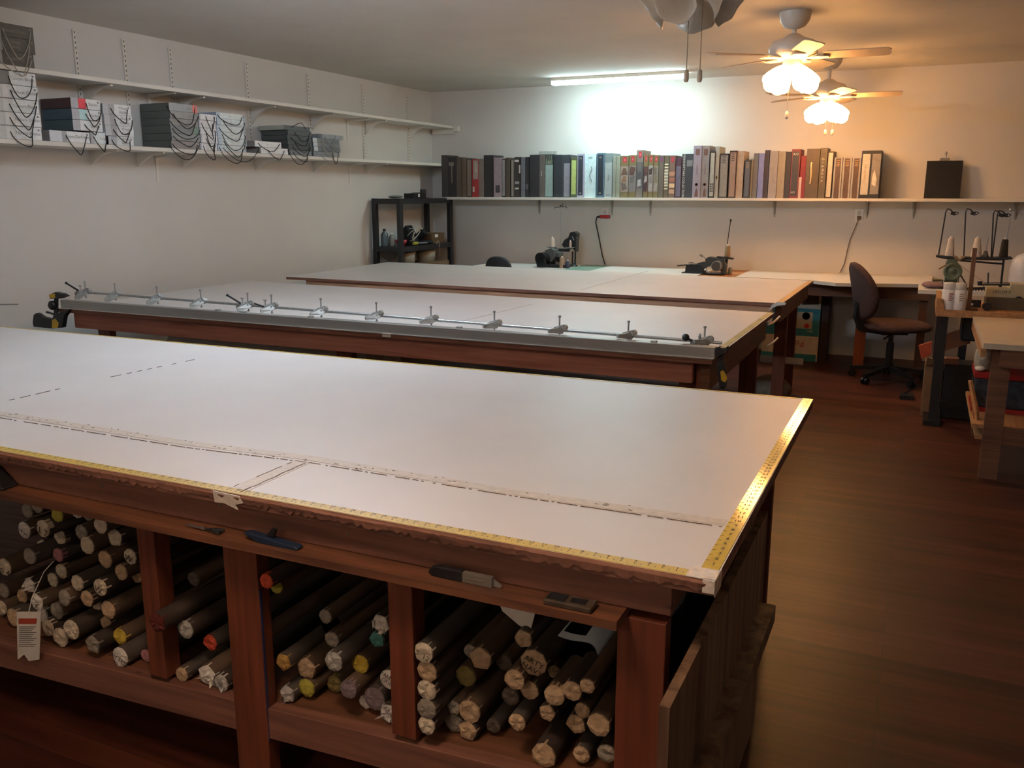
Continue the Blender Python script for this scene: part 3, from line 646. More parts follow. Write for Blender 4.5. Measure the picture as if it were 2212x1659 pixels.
for i, y in enumerate((4.03, 4.40, 4.79, 5.55, 6.30, 7.10, 7.885)):
    mb = MB().box(XL+.0005, XL+.012, y-.012, y+.012, LZ+.01, UZ-.027).box(XL+.0005, XL+.012, y-.012, y+.012, UZ+.0005, 2.41)
    for k in range(22):
        z = 2.395-.03*k
        if not (UZ-.04 < z < UZ+.03): mb.box(XL+.012, XL+.0126, y-.003, y+.003, z-.006, z+.006, 1)
    single('shelf_standard', mb, [W['shelf'], slotm], '%s white slotted shelf standard from the left on the left wall' % ol[i], 'standard', base=(XL, y, LZ), group='slotted shelf standards on the left wall')
for i, (y, k) in enumerate(((4.06, 'curved'), (4.565, 'tee'), (4.83, 'curved'), (5.57, 'curved'), (6.32, 'curved'), (6.835, 'tee'), (7.12, 'curved'), (7.90, 'curved'))):
    bracket(y, UZ-.025, k, '%s bracket from the left under the upper left-wall shelf, %s' % (ol[i], 'curved white' if k == 'curved' else 'straight white L shape'), 'brackets under the upper shelf')
for i, (y, k) in enumerate(((4.06, 'curved'), (4.43, 'curved'), (4.585, 'tee'), (4.83, 'curved'), (5.585, 'curved'), (6.325, 'curved'), (6.845, 'tee'), (7.12, 'curved'))):
    bracket(y, LZ-.025, k, '%s bracket from the left under the lower left-wall shelf, %s' % (ol[i], 'curved white' if k == 'curved' else 'straight white L shape'), 'brackets under the lower shelf', drop=.09)
# ---- sample books lying in stacks, spines towards the room
IL = (.38, .33, .27)
def alb(seen, il):
    c = lin(hx(seen)); return tuple(min(.85, a/b*.8) for a, b in zip(c, il))
def cm(seen, il=IL, key=''):
    return mat('print_'+seen+key, alb(seen, il), .55, var=.08, scale=40, lincol=True)
cordm = mat('black_cord', '141312', .7); wcord = mat('pale_cord', 'a9a297', .7)
def lying_book(y0, y1, z0, z1, bands, lab, cat='sample book', grp='', cord=None, cdrop=.07, off=0, side='6c655c', txt=None, txtat=.72, x0=XL+.02, cordm_=None, cj=0):
    """bands: list of (fraction start, fraction end, colour) along the spine"""
    XS = SX-.004+off; t = thing('sample_book', lab, cat, ((x0+XS)/2, (y0+y1)/2, z0), grp)
    e = .0006; mats = [cm(side)]; mb = MB(); mb.box(x0, XS-.002, y0+e, y1-e, z0+e, z1-e, 0)
    mk('page_block', mb, mats, t)
    sp = MB(); ms = []
    for k, (a, b, c) in enumerate(bands):
        ms.append(cm(c)); sp.box(XS-.002, XS, y0+(y1-y0)*a+e*.5, y0+(y1-y0)*b, z0+e, z1-e, k)
    sp_o = mk('spine', sp, ms, t)
    if txt:
        tm = MB(); tm.text(txt, min(.017, (z1-z0)*.3), (XS+.0005, y0+(y1-y0)*txtat, (z0+z1)/2), (0, 1, 0), (0, 0, 1), 0)
        tm.box(XS, XS+.0008, y1-.022, y1-.012, z1-.02, z1-.01)
        mk('title', tm, mat('book_title_ink', '8b857c' if side != '2f2c27' else 'b9b3a6', .7) if True else None, sp_o)
    if cord:
        cdrop *= 1+.28*math.sin(cj*2.3+z0*40+y0*9); a, b = cord; a += .05*math.sin(z0*90+y0*5); b += .04*math.sin(z0*70+y0*3); ya = y0+(y1-y0)*a; yb = y0+(y1-y0)*b; zc = z0+(z1-z0)*.6; pts = []
        for i in range(15):
            u = i/14; s_ = math.sin(PI*u)**.75 if 0 < u < 1 else 0
            pts.append((XS+.003+.022*min(1, 3*min(u, 1-u))+.002*cj, ya+(yb-ya)*u+.012*math.sin(2*PI*u+cj), zc-cdrop*s_))
        mk('cord_handle', MB().tube(pts, .0028, 6), cordm_ or cordm, t)
    return t
def ys(x, y=290): return PX(x, y, SX).y
WHB = '9f9a92'
nth = ['bottom', 'second from bottom', 'third from bottom', 'fourth from bottom', 'fifth from bottom', 'topmost']
def stack(x0, x1, ylist, n_lab, bands, desc, grp, side='8b857b', txt=None, cord=(.3, .92), cdrop=.08, colors=None, base=None, offs=None, cm_=None, txtat=.72, x0w=XL+.02, names=None):
    y0, y1 = ys(x0), ys(x1); z = (LZ if base is None else base)+.0006
    for k in range(len(ylist)):
        h = ylist[k]; o = (offs[k] if offs else 0)
        bd = colors[k] if colors else bands
        where = nth[k] if k < len(ylist)-1 else 'topmost'
        d = names[k] if names else desc
        lying_book(y0+o, y1+o, z, z+h, bd, '%s book, %s in stack %s' % (d, where, n_lab), grp=grp, side=side, txt=txt[k] if isinstance(txt, list) else txt, cord=cord, cdrop=cdrop, cordm_=cm_, txtat=txtat, x0=x0w, cj=(k*37 % 5)-2, off=(k*53 % 3)*.004)
        z += h+.0005
    return z
def zof(y, x=200): return PX(x, y, SX).z
gA = 'sample books stacked on the lower left-wall shelf'
bA = [(0, .28, '9b9587'), (.28, .5, '837c70'), (.5, 1, 'a5a29c')]
# stack A: five white books at the left edge of the view
y0A = PX(-62, 290, SX).y; ysave = ys
def stackA():
    z = LZ+.0006; n = 5; H = (UZ-.027-LZ)/5.02; y1 = PX(91, 290, SX).y
    T_ = ['Natural Shades', 'Natural Shades', 'Custom Blinds', 'Natural Shades', 'Custom Blinds']
    for k in range(5):
        lying_book(y0A, y1, z, z+H-.002, [(0, .48, '8e8678'), (.48, .62, '9b9283' if k != 4 else '5a544b'), (.62, 1, 'a8a59f')], 'thick white book at left end of lower shelf, %s in stack' % (nth[k] if k < 4 else 'topmost'), grp=gA, side='8b857b', txt=T_[k], txtat=.8, cord=(.52, .93), cdrop=.11, cj=k-2, off=(k % 2)*.006)
        z += H
stackA()
# dark books on the upper shelf at the left edge
def stackT():
    z = UZ+.0006; y1 = PX(76, 100, SX).y; y0 = PX(-90, 100, SX).y
    for k, (h, t_) in enumerate(((.072, 'Collection'), (.072, 'Simply\nLiving'), (.068, 'Natural Shade'))):
        lying_book(y0, y1+(-.015 if k == 0 else 0), z, z+h, [(0, .47, '3a352d'), (.47, .56, '6a645a'), (.56, 1, '3f392f')], 'dark brown sample book on the upper left-wall shelf, %s of three' % ['bottom', 'middle', 'top'][k], grp='dark sample books on the upper shelf', side='2f2c27', txt=t_, txtat=.74, cord=(.6, .96) if k else (.55, .99), cdrop=[.1, .14, .12][k], cordm_=wcord, cj=k-1)
        z += h+.0005
stackT()
# stack B
zb = LZ+.0006
lying_book(ys(108), ys(194), zb, zof(286)-.002, [(0, .3, '9a948a'), (.3, .42, '7d766c'), (.42, 1, 'a8a59f')], 'single wide white sample book lying beneath the red and teal ones', grp=gA, txt='Room Darkening', txtat=.7, cord=(.42, .92), cdrop=.09)
lying_book(ys(196), ys(234), zb, zof(284)-.002, [(0, .2, '857e74'), (.2, 1, 'a5a29c')], 'narrow white sample book on the shelf right of the wide white one', grp=gA, txt='Solar', cord=(.2, .9), cdrop=.09)
zb = zof(284)
for k, (h, sd, c1, d) in enumerate(((.062, '36403f', 'a9b6bd', 'dark teal covered sample book with pale blue stripe, lower of the pair'), (.062, '343f42', '8fa7b0', 'dark teal covered sample book with pale blue stripe, just below the red striped one'), (.06, '3a2522', 'c03c3c', 'dark maroon sample book with red stripes on its spine, third stack from left'))):
    lying_book(ys(161), ys(224), zb+.0006, zb+h-.001, [(0, .24, '857e76'), (.24, .5, c1 if k < 2 else 'b8383a'), (.5, 1, 'a8a59f')], d, grp=gA, side=sd, txt='Shades', txtat=.74, cord=(.42, .9), cdrop=.08, cj=k)
    zb += h
# stack C
stack(228, 288, [.052, .062, .062, .062], 'of four left of the dark green stack', [(0, .2, '8d867c'), (.2, .4, '7f786e'), (.4, 1, 'a8a59f')], 'white narrow', gA, txt='Woven\nShades', cord=(.3, .9), cdrop=.075)
# stack D
stack(370, 430, [.05, .045, .05, .045, .045, .05], 'of dark green covers', None, 'dark green', gA, side='3b3a32', colors=[[(0, 1, '6d6258')], [(0, 1, '6f6a60')], [(0, .8, '68645a'), (.8, 1, '5c6a58')], [(0, 1, '756b60')], [(0, 1, '726a5f')], [(0, .82, '77736a'), (.82, 1, 'b0584c')]], names=['dark green', 'dark green', 'grey-green', 'dark green', 'brownish green', 'brown with salmon corner'], cord=(.02, .95), cdrop=.09, txt=[None, None, 'Fabric', 'Fabric', 'Fabric', 'Fabric'])
# stack E
stack(432, 468, [.046, .054, .046, .05, .04], 'right of the green stack', [(0, .08, '8a857e'), (.08, 1, 'b0adaa')], 'small white', gA, txt='10', txtat=.85, cord=(.25, .85), cdrop=.085, side='5c554c')
# stack F
stack(470, 531, [.042, .044, .044, .044, .044, .04], 'of grey-white books right of the small ones', [(0, .12, '8e908a'), (.12, .93, 'a3a69e'), (.93, 1, '7a7a74')], 'grey-white', gA, txt='- o -', txtat=.5, cord=(.12, .93), cdrop=.085, side='77757a')
# stack G
lying_book(ys(560), ys(624), LZ+.0006, LZ+.045, [(0, .04, '5f574c'), (.04, 1, 'a8a49e')], 'flat white sample book lying on the shelf, lower of two left of the black stack', grp=gA, txt='o', txtat=.4, cord=(.25, .85), cdrop=.09, side='5f574c')
lying_book(ys(549), ys(607), LZ+.0456, LZ+.089, [(0, .02, '5f574c'), (.02, 1, 'aaa6a0')], 'flat white sample book lying on another, upper of two left of the black stack', grp=gA, txt='o', txtat=.5, cord=(.15, .88), cdrop=.075, side='5f574c')
# stack H
stack(621, 672, [.04, .036, .036, .036, .036], 'of black books', [(0, 1, '35352f')], 'black', gA, side='34322c', colors=[[(0, .1, '4a4842'), (.1, 1, '55544e')], [(0, 1, '302f2b')], [(0, 1, '34332f')], [(0, 1, '32312d')], [(0, 1, '353530')]], cord=(.2, .9), cdrop=.06, names=['dark grey', 'black', 'black', 'black', 'black'])
lying_book(ys(616), ys(671), LZ+.1876, LZ+.222, [(0, 1, '3b3c37')], 'thick black sample book with pale page block, on top of the black stack', grp=gA, side='77705f', cord=(.3, .8), cdrop=-.03)
# stack I
stack(676, 733, [.042, .034, .034, .034], 'of grey books at the right end', None, 'dark grey', gA, side='4a4842', colors=[[(0, .2, '57554f'), (.2, .75, '5b5a55'), (.75, 1, '6c675e')], [(0, .15, '8b8880'), (.15, 1, '4a4a46')], [(0, .15, '8b8880'), (.15, 1, '53524d')], [(0, .15, '8b8880'), (.15, 1, '4d4d49')]], cord=(.3, .75), cdrop=.09, cm_=wcord)
lying_book(ys(690), ys(742), LZ+.1466, LZ+.182, [(0, .12, '45443f'), (.12, .9, '65645f'), (.9, 1, '6a685a')], 'grey sample book jutting out on top of the right-hand grey stack', grp=gA, side='63615c', cord=(.25, .7), cdrop=.1, cordm_=wcord)
# loose cords hanging below the shelf
for x0_, x1_, yb_, lab in ((482, 560, 350, 'long black cord loop hanging below the lower shelf near the grey-white stack'), (366, 430, 345, 'long black cord loop hanging below the lower shelf at the green stack'), (622, 668, 356, 'grey cord loop hanging below the shelf at the black stack'), (718, 731, 354, 'short black cord loop hanging below the shelf at the right end')):
    a, b = PX(x0_, 318+.04*(x0_-450), SX+.03), PX(x1_, 318+.04*(x0_-450), SX+.03); c = PX((x0_*.4+x1_*.6), yb_, SX+.03)
    pts = []
    for i in range(17):
        u = i/16; p_ = a*(1-u)**2+(c*2-(a+b)/2)*2*u*(1-u)+b*u*u; pts.append(p_)
    single('cord_loop', MB().tube(pts, .0026, 6), cordm, lab, 'cord', base=tuple(c))
# ================================================================== BACK WALL SHELF + BOOKS
SY, SZ = 8.05, 1.392
single('wall_shelf', MB().box(-4.47, 1.6, SY, YB-.001, SZ-.024, SZ), W['shelf'], 'long white shelf across the back wall carrying the row of standing sample books', 'shelf', base=(-1.5, 8.2, SZ-.024), bevel=.002)
for i, x in enumerate((1163, 1320, 1403, 1672, 1873, 1974, 2195)):
    X = PY(x, 450, 8.34).x
    mb = MB().ext([(X-.016, YB-.001, SZ-.025), (X+.016, YB-.001, SZ-.025), (X+.009, YB-.001, SZ-.17), (X-.002, YB-.001, SZ-.17)], (0, -.006, 0)).ext([(X-.004, YB-.007, SZ-.03), (X-.004, YB-.007, SZ-.145), (X-.004, YB-.022, SZ-.145), (X-.004, YB-.045, SZ-.03)], (.008, 0, 0)).box(X-.014, X+.014, 8.1, YB-.007, SZ-.029, SZ-.0245)
    single('shelf_bracket', mb, mat('galvanised_bracket', 'a9a69e', .5, .2), '%s triangular bracket from the left under the back wall shelf' % ol[i], 'bracket', base=(X, YB, SZ-.1), group='brackets under the back wall shelf')
ZL_, ZM_, ZR_ = (.30, .28, .22), (1.05, 1.1, 1.05), (.80, .58, .33)
BK = []
def c4(a, b, t, *r): BK.append((940+.16275*a, 940+.16275*b, 300+.16275*t, 'L')+r)
def c5(a, b, t, *r): BK.append((1280+.16275*a, 1280+.16275*b, 300+.16275*t, 'M' if a < 1180 else 'N')+r)
def c6(a, b, t, *r): BK.append((1600+.16275*a, 1600+.16275*b, 300+.16275*t, 'R')+r)
# cover colour, panel (colour, x0,x1,z0,z1 fractions), text, label
c4(82,160,215,'3c3934',None,'','dark grey box file at the far left end of the back shelf row')
c4(162,278,240,'2c2a27',('6f6c66',.12,.72,.78,.87),'|','charcoal sample book with small pale name plate near its top, second in the row')
c4(282,350,250,'554d41',None,'','plain olive-brown sample book beside the charcoal one with the name plate')
c4(354,408,250,'5b4d3d',None,'','thin brown sample book left of the beige book with dark frame')
c4(415,484,262,'33302b',('776b5b',.12,.95,.03,.97),'','beige spined sample book with dark border left of the red one')
c4(487,573,270,'8c2c2b',('8d857b',.2,.95,.48,.97),'ECO','bright red sample book with beige swoosh on its upper half near the left end')
c4(576,640,262,'6d665a',None,'','grey-beige sample book directly right of the red one')
c4(643,773,215,'2a2a29',None,'','wide black binder right of the grey-beige book')
c4(776,880,250,'8b7d7e',('4a464a',.25,.8,.12,.3),'squares','pinkish grey sample book with eight small squares near its foot')
c4(884,935,262,'2c2b29',('8b8984',.15,.9,.04,.97),'','slim sample book with pale grey panel in black border')
c4(937,990,250,'484035',None,'','thin dark brown sample book right of the slim grey panel one')
c4(1006,1048,262,'3a362f',('7f796c',.1,.85,.03,.97),'','slim taupe panelled sample book in dark border')
c4(1051,1138,240,'322f2b',('8d8b86',.1,.75,.33,.4),'plates','dark sample book with silver plates at top and middle')
c4(1141,1190,245,'5d5f61',None,'','narrow steel-grey sample book between two dark ones')
c4(1193,1252,240,'2b2b2d',('5a5a5c',.2,.7,.2,.33),'','black sample book with two small grey plates low on its spine')
c4(1256,1384,210,'2a2a2b',None,'','broad plain black binder taller than its left neighbours')
c4(1387,1458,205,'57524b',('b5b0a6',.3,.4,.5,.62),'','grey-brown binder with a thin white dash on its spine')
c4(1461,1573,205,'343b36',('82978e',.05,.95,.02,.76),'grass','sample book with tall pale teal panel and grass pattern above')
c4(1576,1678,210,'2b2f32',None,'','black-blue binder right of the teal panel book')
c4(1681,1797,210,'33383b',('7e7e82',.28,.98,.02,.8),'','dark binder with tall grey panel left of the lime one')
c4(1801,1886,240,'49513a',('9fb268',.15,.85,.08,.92),'','sample book with bright lime green panel')
c4(1890,1986,200,'8f8f9d',('30353c',.12,.8,.05,.96),'10','lilac bordered sample book with dark centre and numeral at both ends')
c4(1989,2142,200,'b4cbc8',None,'ede','pale white-green wide binder with a small logo and cord loop')
c5(62,163,185,'6f97b0',('3a4650',.15,.85,.05,.96),'10','light blue bordered sample book with dark centre')
c5(166,270,190,'9fb3b3',('cfe0de',.02,.98,.0,.79),'dots','white sample book with grey top and three dots at its foot')
c5(273,315,228,'b9c4b4',None,'|','slim pale green-white sample book, left of two twins')
c5(318,370,228,'bcc6b0',None,'|','slim pale green-white sample book, right of two twins')
def pic(c, cols, tag_): return (c, cols, tag_)
c5(376,486,225,'9c8f62',('c8b8a8',.0,1,.14,.75),'pic:8f8378,b08a6a,8a6e58','first gold bordered sample book with red tag and brown interior picture')
c5(489,585,215,'9c8f62',('a9a7a3',.0,1,.14,.75),'pic:a7a5a0,8d8a84,7a5a50','second gold bordered sample book with red tag and grey arched picture')
c5(588,680,150,'a39c90',('7f7f80',.0,1,.2,.75),'pic:e4e4e2,6e6e70,8a8680','tall grey sample book with red tag and white figure picture rising above its row')
c5(683,745,205,'9c8f62',('6e5550',.0,1,.14,.72),'pic:5f4448,d8d4d0,7a5c58','gold bordered sample book with red tag and dark plum picture')
c5(748,812,210,'9c8f62',('c9c8c4',.0,1,.14,.75),'pic:dcdad6,a9a6a0,5c4c46','gold bordered sample book with red tag and white window picture')
c5(815,884,215,'9c8f62',('b5ad9a',.0,1,.14,.75),'pic:cfccc4,a59c80,8f8b80','gold bordered sample book with red tag and beige slatted picture')
c5(887,952,220,'8d8676',None,'tag:7a4466','grey-olive sample book with a purple tag at the top')
c5(955,1022,220,'8a7f68',('d4cdb8',.1,.9,.3,.68),'slats','olive sample book with a column of cream slat labels')
c5(1025,1105,220,'9c8473',None,'tag:b03a44bands','tan sample book with red tag and colour bands')
c5(1108,1186,255,'6d4a5c',('8c8aa0',.1,.95,.04,.8),'','sample book with purple top and lavender textured picture')
c5(1192,1340,200,'4a4a49',('8e8c84',.45,.98,.72,.86),'MANHATTAN COLLECTION','dark grey binder with white lettering running down its spine')
c5(1346,1456,90,'b3a2a4',None,'twin','tall lilac-grey sample book with square emblem, left of the tall pair')
c5(1459,1562,90,'a89a8e',None,'twin','tall taupe sample book with square emblem, right of the tall pair')
c5(1566,1636,160,'3e342a',('c9c4ae',.12,.88,.04,.96),'squares','dark bordered sample book with cream panel and four small squares')
c5(1640,1692,100,'c0bba6',None,'oval','tall narrow cream sample book with an oval ring low on its spine')
c5(1696,1812,195,'4a3829',('a69b88',.1,.92,.03,.96),'lines','wide sample book with grey panel in dark border and heading lines')
c5(1824,1922,155,'4c3323',('b8957a',.12,.9,.03,.96),'lines','brown bordered sample book with pinkish tan panel')
c5(1925,2018,160,'cbb294',None,'','plain peach-cream sample book')
c6(60,142,280,'4c3f33',('6d6459',.12,.8,.05,.95),'lines','short dark sample book between the peach and khaki ones')
c6(145,172,275,'8b7658',None,'','very thin tan sample book')
c6(176,246,190,'7d6d57',None,'','khaki sample book left of the lavender one')
c6(248,322,190,'8d859a',None,'','lavender sample book in the right half of the row')
c6(326,390,150,'4d3d35',None,'','tall dark brown sample book right of the lavender one')
c6(393,503,158,'a8927b',None,'|','beige sample book, left of two beige neighbours')
c6(506,604,165,'a98f6d',None,'|','beige-tan sample book with a small slash mark, right of two beige neighbours')
c6(608,681,170,'4a3e36',None,'','dark brown sample book left of the red bordered one')
c6(684,802,135,'8c4038',('4a4038',.12,.85,.05,.95),'AO','red bordered sample book with dark centre and letters at the top')
c6(805,880,225,'8e2c2c',('d9b49a',-.3,.35,.0,.5),'','crimson sample book with a pale pointed tag over its lower half')
c6(885,1062,130,'6b5238',('6b5238',.1,.2,.1,.2),'handle','wide brown binder with a white cloth handle')
c6(1068,1160,120,'6f5a40',None,'GIAMOVA','tall olive-brown sample book with spaced white lettering')
c6(1163,1242,165,'553c28',('d8bd94',.12,.88,.03,.97),'','sample book with plain cream panel in brown border')
c6(1246,1360,248,'b09a80',('6a4a34',.2,.8,.0,.98),'lines','short pale bordered brown sample book, left of three twins')
c6(1364,1484,248,'b09a80',('6a4a34',.2,.8,.0,.98),'lines','short pale bordered brown sample book, middle of three twins')
c6(1488,1606,248,'b09a80',('6a4a34',.2,.8,.0,.98),'lines','short pale bordered brown sample book, right of three twins')
c6(1612,1882,155,'35302a',('dcc29a',.06,.44,.08,.93),'script','black binder with tall cream panel at the right end of the row')
def iln(z): return {'L': (.62, .64, .60), 'M': (1.5, 1.6, 1.6), 'N': (1.25, 1.15, .98), 'R': (1.05, .80, .52)}[z]
bx_prev = -9
whm = mat('pale_print', 'd6d2c8', .6); dkp = mat('dark_print', '2c2926', .6); redt = mat('red_tag', 'b8303c', .5)
for bi, (x0, x1, yt, zone, cov, panel, extra, lab) in enumerate(BK):
    yb_off = (bi*37 % 5)*.003; Yf = 8.075+yb_off
    a, b = PY(x0, yt, Yf), PY(x1, yt, Yf); X0, X1 = max(a.x, bx_prev+.0008), b.x-.001
    bx_prev = X1
    top = a.z*.5+b.z*.5; il = iln(zone)
    w = X1-X0; h = top-SZ; dp = .24
    t = thing('sample_book', lab, 'sample book', ((X0+X1)/2, Yf+dp/2, SZ+.0005), 'sample books standing on the back wall shelf')
    mk('cover', MB().box(X0, X1, Yf, Yf+dp, SZ+.0005, top), mat('cover_%s_%s' % (cov, zone), alb(cov, il), .55, var=.08, scale=30, lincol=True), t, bevel=.0015)
    fx = lambda u: X0+w*u
    fz = lambda v: SZ+h*v
    if panel:
        pc, u0, u1, v0, v1 = panel
        if extra.startswith('pic:'):
            cols = extra[4:].split(','); pm = MB(); ms = [mat('pic_%s_%s' % (c, zone), alb(c, il), .5, var=.15, scale=60, lincol=True) for c in [pc]+cols]
            pm.box(fx(u0)+.0005, fx(u1)-.0005, Yf-.0008, Yf, fz(v0), fz(v1), 0)
            rr = random.Random(bi)
            for k in range(3):
                zz0 = v0+(v1-v0)*(.05+.3*k); pm.ext([(fx(rr.uniform(.05, .3)), Yf-.0008, fz(zz0)), (fx(rr.uniform(.6, .95)), Yf-.0008, fz(zz0+rr.uniform(-.02, .04))), (fx(rr.uniform(.6, .95)), Yf-.0008, fz(zz0+.17)), (fx(rr.uniform(.1, .4)), Yf-.0008, fz(zz0+rr.uniform(.12, .2)))], (0, -.0006, 0), k+1)
            mk('spine_picture', pm, ms, t)
            mk('spine_tag', MB().box(fx(.3), fx(.72), Yf-.001, Yf, fz(.84), fz(.97), 0).text('I', .02, (fx(.51), Yf-.001, fz(.905)), (1, 0, 0), (0, 0, 1), 1), [redt, whm], t)
        else:
            pm = MB().box(fx(u0), fx(u1), Yf-.001, Yf, fz(v0), fz(v1))
            mk('spine_panel', pm, mat('panel_%s_%s' % (pc, zone), alb(pc, il), .5, var=.1, scale=40, lincol=True), t)
    tm = MB(); tmat = whm; yy = Yf-.0012; cx_ = (X0+X1)/2
    lum = sum(hx(cov)); 
    if extra == 'ECO': tm.text('ECO', .03, (fx(.7), yy, fz(.78)), (0, 0, 1), (-1, 0, 0)); tm.box(fx(.1), fx(.38), Yf-.001, Yf, fz(.14), fz(.28)); tmat = mat('pale_print2', 'c9c2b6', .6)
    elif extra == '10':
        for v in (.9, .1): tm.text('10', .016, (fx(.46), yy, fz(v)), (1, 0, 0), (0, 0, 1))
    elif extra == 'AO': tm.text('AO', .022, (fx(.45), yy, fz(.9)), (1, 0, 0), (0, 0, 1)); tm.text('AO', .018, (fx(.35), yy, fz(.12)), (1, 0, 0), (0, 0, 1))
    elif extra == 'ede': tm.text('ede', .02, (fx(.5), yy, fz(.92)), (1, 0, 0), (0, 0, 1)); tm.tube([(fx(.55+.1*math.sin(k)), Yf-.006, fz(.72-.045*k)) for k in range(9)], .002); tmat = dkp
    elif extra == 'dots':
        for u in (.3, .5, .7): tm.cyl((fx(u), Yf, fz(.06)), (fx(u), Yf-.0016, fz(.06)), .0045, n=10)
        tm.text('Shadings', .011, (fx(.5), yy, fz(.45)), (0, 0, -1), (1, 0, 0)); tmat = dkp
    elif extra == 'squares':
        for u in (.34, .66):
            for k in range(4): tm.box(fx(u)-.006, fx(u)+.006, yy, Yf, fz(.13+.05*k), fz(.13+.05*k)+.013)
        tmat = dkp
    elif extra == 'plates': tm.box(fx(.05), fx(.7), yy, Yf, fz(.88), fz(.93)); tm.box(fx(.72), fx(.96), yy, Yf, fz(.6), fz(.8)); tm.box(fx(.1), fx(.7), yy, Yf, fz(.2), fz(.24))
    elif extra == 'grass':
        for k in range(9): tm.bar((fx(.1+.09*k), yy, fz(.78)), (fx(.15+.085*k), yy, fz(.9+.08*math.sin(k*2))), .0006, .002)
        tmat = mat('grass_print', 'b9c4a4', .6)
    elif extra.startswith('tag:'):
        tm.box(fx(.3), fx(.75), yy, Yf, fz(.84), fz(.97)); tmat = mat('tag_'+extra[4:10], extra[4:10], .5)
        if extra.endswith('bands'):
            bm = MB()
            for k, cc in enumerate(('c49a7c', 'd8b890', 'a06a58', 'b08468')): bm.box(fx(.02), fx(.98), Yf-.0008, Yf, fz(.1+.14*k), fz(.2+.14*k), k)
            mk('colour_bands', bm, [mat('band_'+cc, cc, .5) for cc in ('c49a7c', 'd8b890', 'a06a58', 'b08468')], t)
    elif extra == 'slats':
        for k in range(9): tm.box(fx(.12), fx(.88), yy-.0005, yy, fz(.2+.072*k), fz(.2+.072*k)+.012)
        tmat = mat('cream_print', 'd9d2b8', .6)
    elif extra == 'MANHATTAN COLLECTION': tm.text(extra, .021, (fx(.2), yy, fz(.5)), (0, 0, -1), (1, 0, 0))
    elif extra == 'twin':
        tm.box(fx(.25), fx(.75), yy, Yf, fz(.82), fz(.94)); tm.lathe([(.014, 0), (.014, .002), (.009, .002), (.009, 0), (.014, 0)], (cx_, Yf-.0001, fz(.26)), 18, 0, Matrix.Rotation(PI/2, 3, 'X'))
        tm.text('SHADINGS', .014, (cx_, yy, fz(.55)), (0, 0, -1), (1, 0, 0)); tm.ext([(fx(.3), yy, fz(.02)), (fx(.75), yy, fz(.02)), (fx(.66), yy, fz(.14)), (fx(.5), yy, fz(.2)), (fx(.38), yy, fz(.13))], (0, .001, 0)); tmat = mat('brown_print', '6a4c44', .6)
    elif extra == 'oval': tm.lathe([(.009, 0), (.009, .002), (.006, .002), (.006, 0), (.009, 0)], (cx_, Yf-.0001, fz(.4)), 16, 0, Matrix.Rotation(PI/2, 3, 'X')@Matrix.Diagonal((1, 2, 1))); tmat = mat('grey_print', '8d8674', .6)
    elif extra == 'lines':
        for k, q_ in enumerate((.92, .87, .83, .79)): tm.box(fx(.3), fx(.7-.05*(k % 2)), yy-.0004, yy, fz(q_), fz(q_)+.006)
        tmat = dkp if zone == 'N' else mat('tan_print', 'a08464', .6)
    elif extra == '|': tm.box(fx(.45), fx(.52), yy, Yf, fz(.35), fz(.8)); tmat = mat('faded_print', '968d7e', .6)
    elif extra == 'GIAMOVA':
        for k, ch in enumerate('GIAMOVA'): tm.text(ch, .02, (fx(.42), yy, fz(.78-.072*k)), (0, 0, -1), (1, 0, 0))
    elif extra == 'script': tm.text('Decorative', .02, (fx(.25), yy, fz(.55)), (0, 0, -1), (1, 0, 0)); tmat = mat('tan_print', 'a08464', .6)
    elif extra == 'handle': tm.tube([(fx(.4), Yf, fz(.72)), (fx(.4), Yf-.015, fz(.7)), (fx(.44), Yf-.018, fz(.5)), (fx(.42), Yf-.015, fz(.33)), (fx(.38), Yf, fz(.3))], .007, 8); tmat = mat('cloth_handle', 'd2b894', .7)
    if tm.v: mk('handle' if extra == 'handle' else 'lettering', tm, tmat, t)
    if extra == 'script': # photo on the visible right side of the last binder
        mk('cover_picture', MB().box(fx(.54), fx(.97), Yf-.001, Yf, fz(.09), fz(.93)).ext([(fx(.6), Yf-.001, fz(.3)), (fx(.8), Yf-.001, fz(.25)), (fx(.84), Yf-.001, fz(.4)), (fx(.7), Yf-.001, fz(.6)), (fx(.62), Yf-.001, fz(.5))], (0, -.001, 0), 1), [mat('grey_photo', '8a8580', .5, var=.3, scale=12), whm], t)
# pale box standing behind the row
q0, q1 = PY(1165, 327, 8.33), PY(1201, 327, 8.33)
single('carton', MB().box(q0.x, q1.x, 8.325, 8.365, SZ, q0.z), mat('pale_carton', 'a9aba4', .7), 'pale flat carton standing behind the black binders near the back wall', 'box', base=(q0.x, 8.33, SZ))
# black frame with bulldog clip
P0, P1, P2, P3 = PY(1995, 427, 8.12), PY(2074, 427, 8.12), PY(2083, 347, 8.2), PY(2003, 347, 8.2)
t = thing('picture_frame', 'blank black board leaning on the back shelf with a bulldog clip on top', 'board', tuple((P0+P1)/2))
P0.z = P1.z = SZ+.001; P3 = V((P0.x, 8.27, P3.z)); P2 = V((P1.x, 8.27, P3.z)); P0.y = P1.y = 8.2
mk('board', MB().ext([P0, P1, P2, P3], (0, .012, 0)), W['blkm'], t)
cc = (P2+P3)/2
mk('bulldog_clip', MB().ext([cc+V(o) for o in ((-.045, -.006, 0), (.04, -.006, 0), (.03, .006, .022), (-.035, .006, .022))], (0, .02, -.004)).cyl(cc+V((0, .004, .02)), cc+V((0, .004, .055)), .006, n=8).ball(cc+V((0, .004, .06)), .013), W['zinc'], t)
